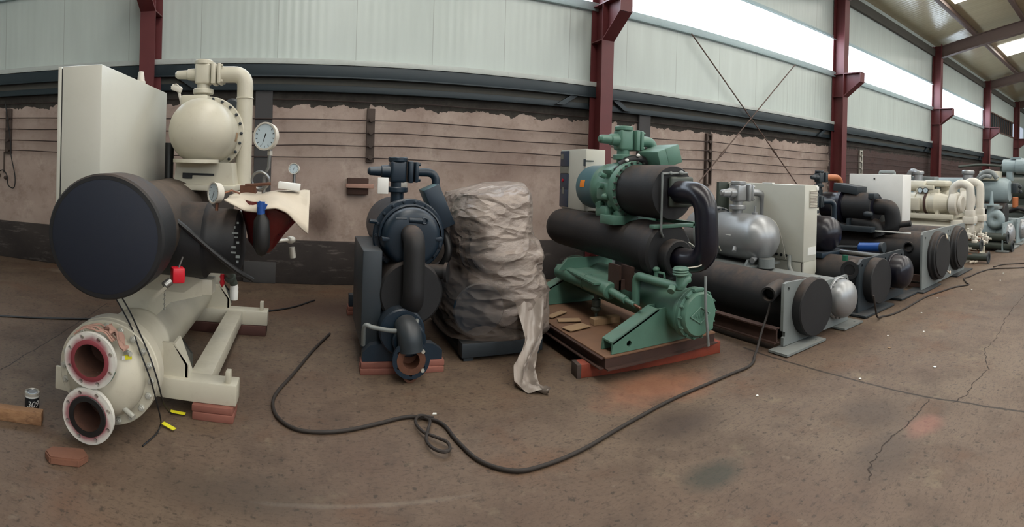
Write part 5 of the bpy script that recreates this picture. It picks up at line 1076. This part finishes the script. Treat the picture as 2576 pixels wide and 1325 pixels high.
tag(part('timber_plank', MB().obox((-1.60,2.44,.036),(.40,.06,.072),Matrix.Rotation(.33,3,'Z'),.006), M['wood']), 'rough pale timber plank on the floor at the left edge', 'plank')
tl = MB().poly([(-1.24,2.23,.0),(-1.19,2.19,0),(-1.05,2.235,0),(-1.03,2.30,0),(-1.09,2.36,0),(-1.23,2.29,0)], (0,0,.038))
bmesh.ops.bevel(tl.bm, geom=tl.bm.edges[:], offset=.006, segments=2, affect='EDGES')
for v in tl.bm.verts: v.co.z *= 1 - .5*max(0, (v.co.y-2.25)/.15)
tag(part('broken_tile', tl, M['tile']), 'broken brown piece of tile on the floor below the flanged pipes', 'tile')

CH = [(3.9,1.5,'near the slab joint'),(4.46,2.2,'in front of the silver dome'),(4.15,2.03,'brown, in front of the grey chiller'),(4.75,1.95,'beyond the brown one'),(5.4,2.25,'in front of the navy chiller'),(6.8,2.1,'beside the trailing cable'),(8.2,2.0,'near the right edge of the floor'),(3.4,1.9,'white, on the slab joint'),(2.7,2.3,'between the long hose and the slab joint'),(7.6,1.9,'far out on the right hand floor'),(.75,2.98,'white, lying on the hose by its loop'),(6.15,2.35,'by the cable before the black chiller')]
for i, (x, y, l) in enumerate(CH):
    r = random.Random(i); s = .009+.008*r.random()
    z = .03 if 'lying on the hose' in l else .004
    tag(part('paper_scrap', MB().poly([(x-s,y-s*.5,z),(x+s*.8,y-s*.7,z),(x+s,y+s*.4,z+.001),(x-s*.4,y+s*.8,z)], (0,0,.003)), M['white'] if 'brown' not in l[:5] else M['cardboard'], flat=True), 'tiny paper scrap on the floor, ' + l, 'scrap', 'scraps on the floor')

# crack across the slab on the right
def crack(name, pts):
    bm = MB(); rnd = random.Random(len(pts)); P = []
    for a, b in zip(pts, pts[1:]):
        for k in range(8):
            t = k/8; P.append((a[0]+(b[0]-a[0])*t + .02*(rnd.random()-.5), a[1]+(b[1]-a[1])*t + .02*(rnd.random()-.5)))
    P.append(pts[-1]); prev = None
    for i, (x, y) in enumerate(P):
        w = .0022+.003*rnd.random(); d = Vector((P[min(i+1,len(P)-1)][0]-P[max(i-1,0)][0], P[min(i+1,len(P)-1)][1]-P[max(i-1,0)][1], 0)).normalized(); n = Vector((-d.y, d.x, 0))
        cur = (bm.bm.verts.new((x+n.x*w, y+n.y*w, .0012)), bm.bm.verts.new((x-n.x*w, y-n.y*w, .0012)))
        if prev: bm.bm.faces.new((prev[0], prev[1], cur[1], cur[0]))
        prev = cur
    o = part(name, bm, M['crackm'], bpy.data.objects['floor'], flat=True)
M['crackm'] = paint('crack_dirt', (52,42,35), .9, grime=0)
crack('floor_crack', [(6.9,1.36),(6.2,1.35),(5.55,1.32),(4.83,1.24),(4.46,1.25),(4.01,1.09),(3.74,1.12),(3.5,1.10),(3.34,1.15)])
crack('floor_crack', [(3.32,1.31),(3.09,1.30),(2.86,1.30),(2.69,1.32),(2.45,1.29),(2.3,1.22)])

# ------------------------------------------------------------------ camera: a swept phone panorama (cylindrical projection)
F_PX, CYP = 1306.4, 422.4
cam = bpy.data.cameras.new('camera'); co = bpy.data.objects.new('camera', cam); C.objects.link(co)
cam.type = 'PANO'; cam.panorama_type = 'CENTRAL_CYLINDRICAL'
cam.central_cylindrical_radius = 1.0
cam.central_cylindrical_range_u_min = -1288/F_PX; cam.central_cylindrical_range_u_max = 1288/F_PX
cam.central_cylindrical_range_v_min = -(1325-CYP)/F_PX; cam.central_cylindrical_range_v_max = CYP/F_PX
cam.clip_start = .05; cam.clip_end = 200
yaw, roll = .3819, -.030
Rm = Matrix.Rotation(-yaw, 3, 'Z') @ Matrix.Rotation(roll, 3, 'Y') @ Matrix(((1,0,0),(0,0,-1),(0,1,0)))
co.matrix_world = Matrix.Translation((0,0,1.5)) @ Rm.to_4x4()
bpy.context.scene.camera = co

sc = bpy.context.scene
w = bpy.data.worlds.new('world'); sc.world = w; w.use_nodes = True
bg = w.node_tree.nodes['Background']; bg.inputs[0].default_value = (.75,.85,1,1); bg.inputs[1].default_value = .6
sc.view_settings.view_transform = 'Standard'; sc.view_settings.look = 'None'
sc.view_settings.exposure = EXPO; sc.view_settings.gamma = 1
try: sc.view_settings.use_curve_mapping = False
except Exception: pass
cy = sc.cycles
cy.use_denoising = True
cy.max_bounces = 5; cy.diffuse_bounces = 3; cy.glossy_bounces = 2; cy.transmission_bounces = 2; cy.transparent_max_bounces = 8
cy.caustics_reflective = False; cy.caustics_refractive = False; cy.sample_clamp_indirect = 6; cy.use_adaptive_sampling = True; cy.adaptive_threshold = .1
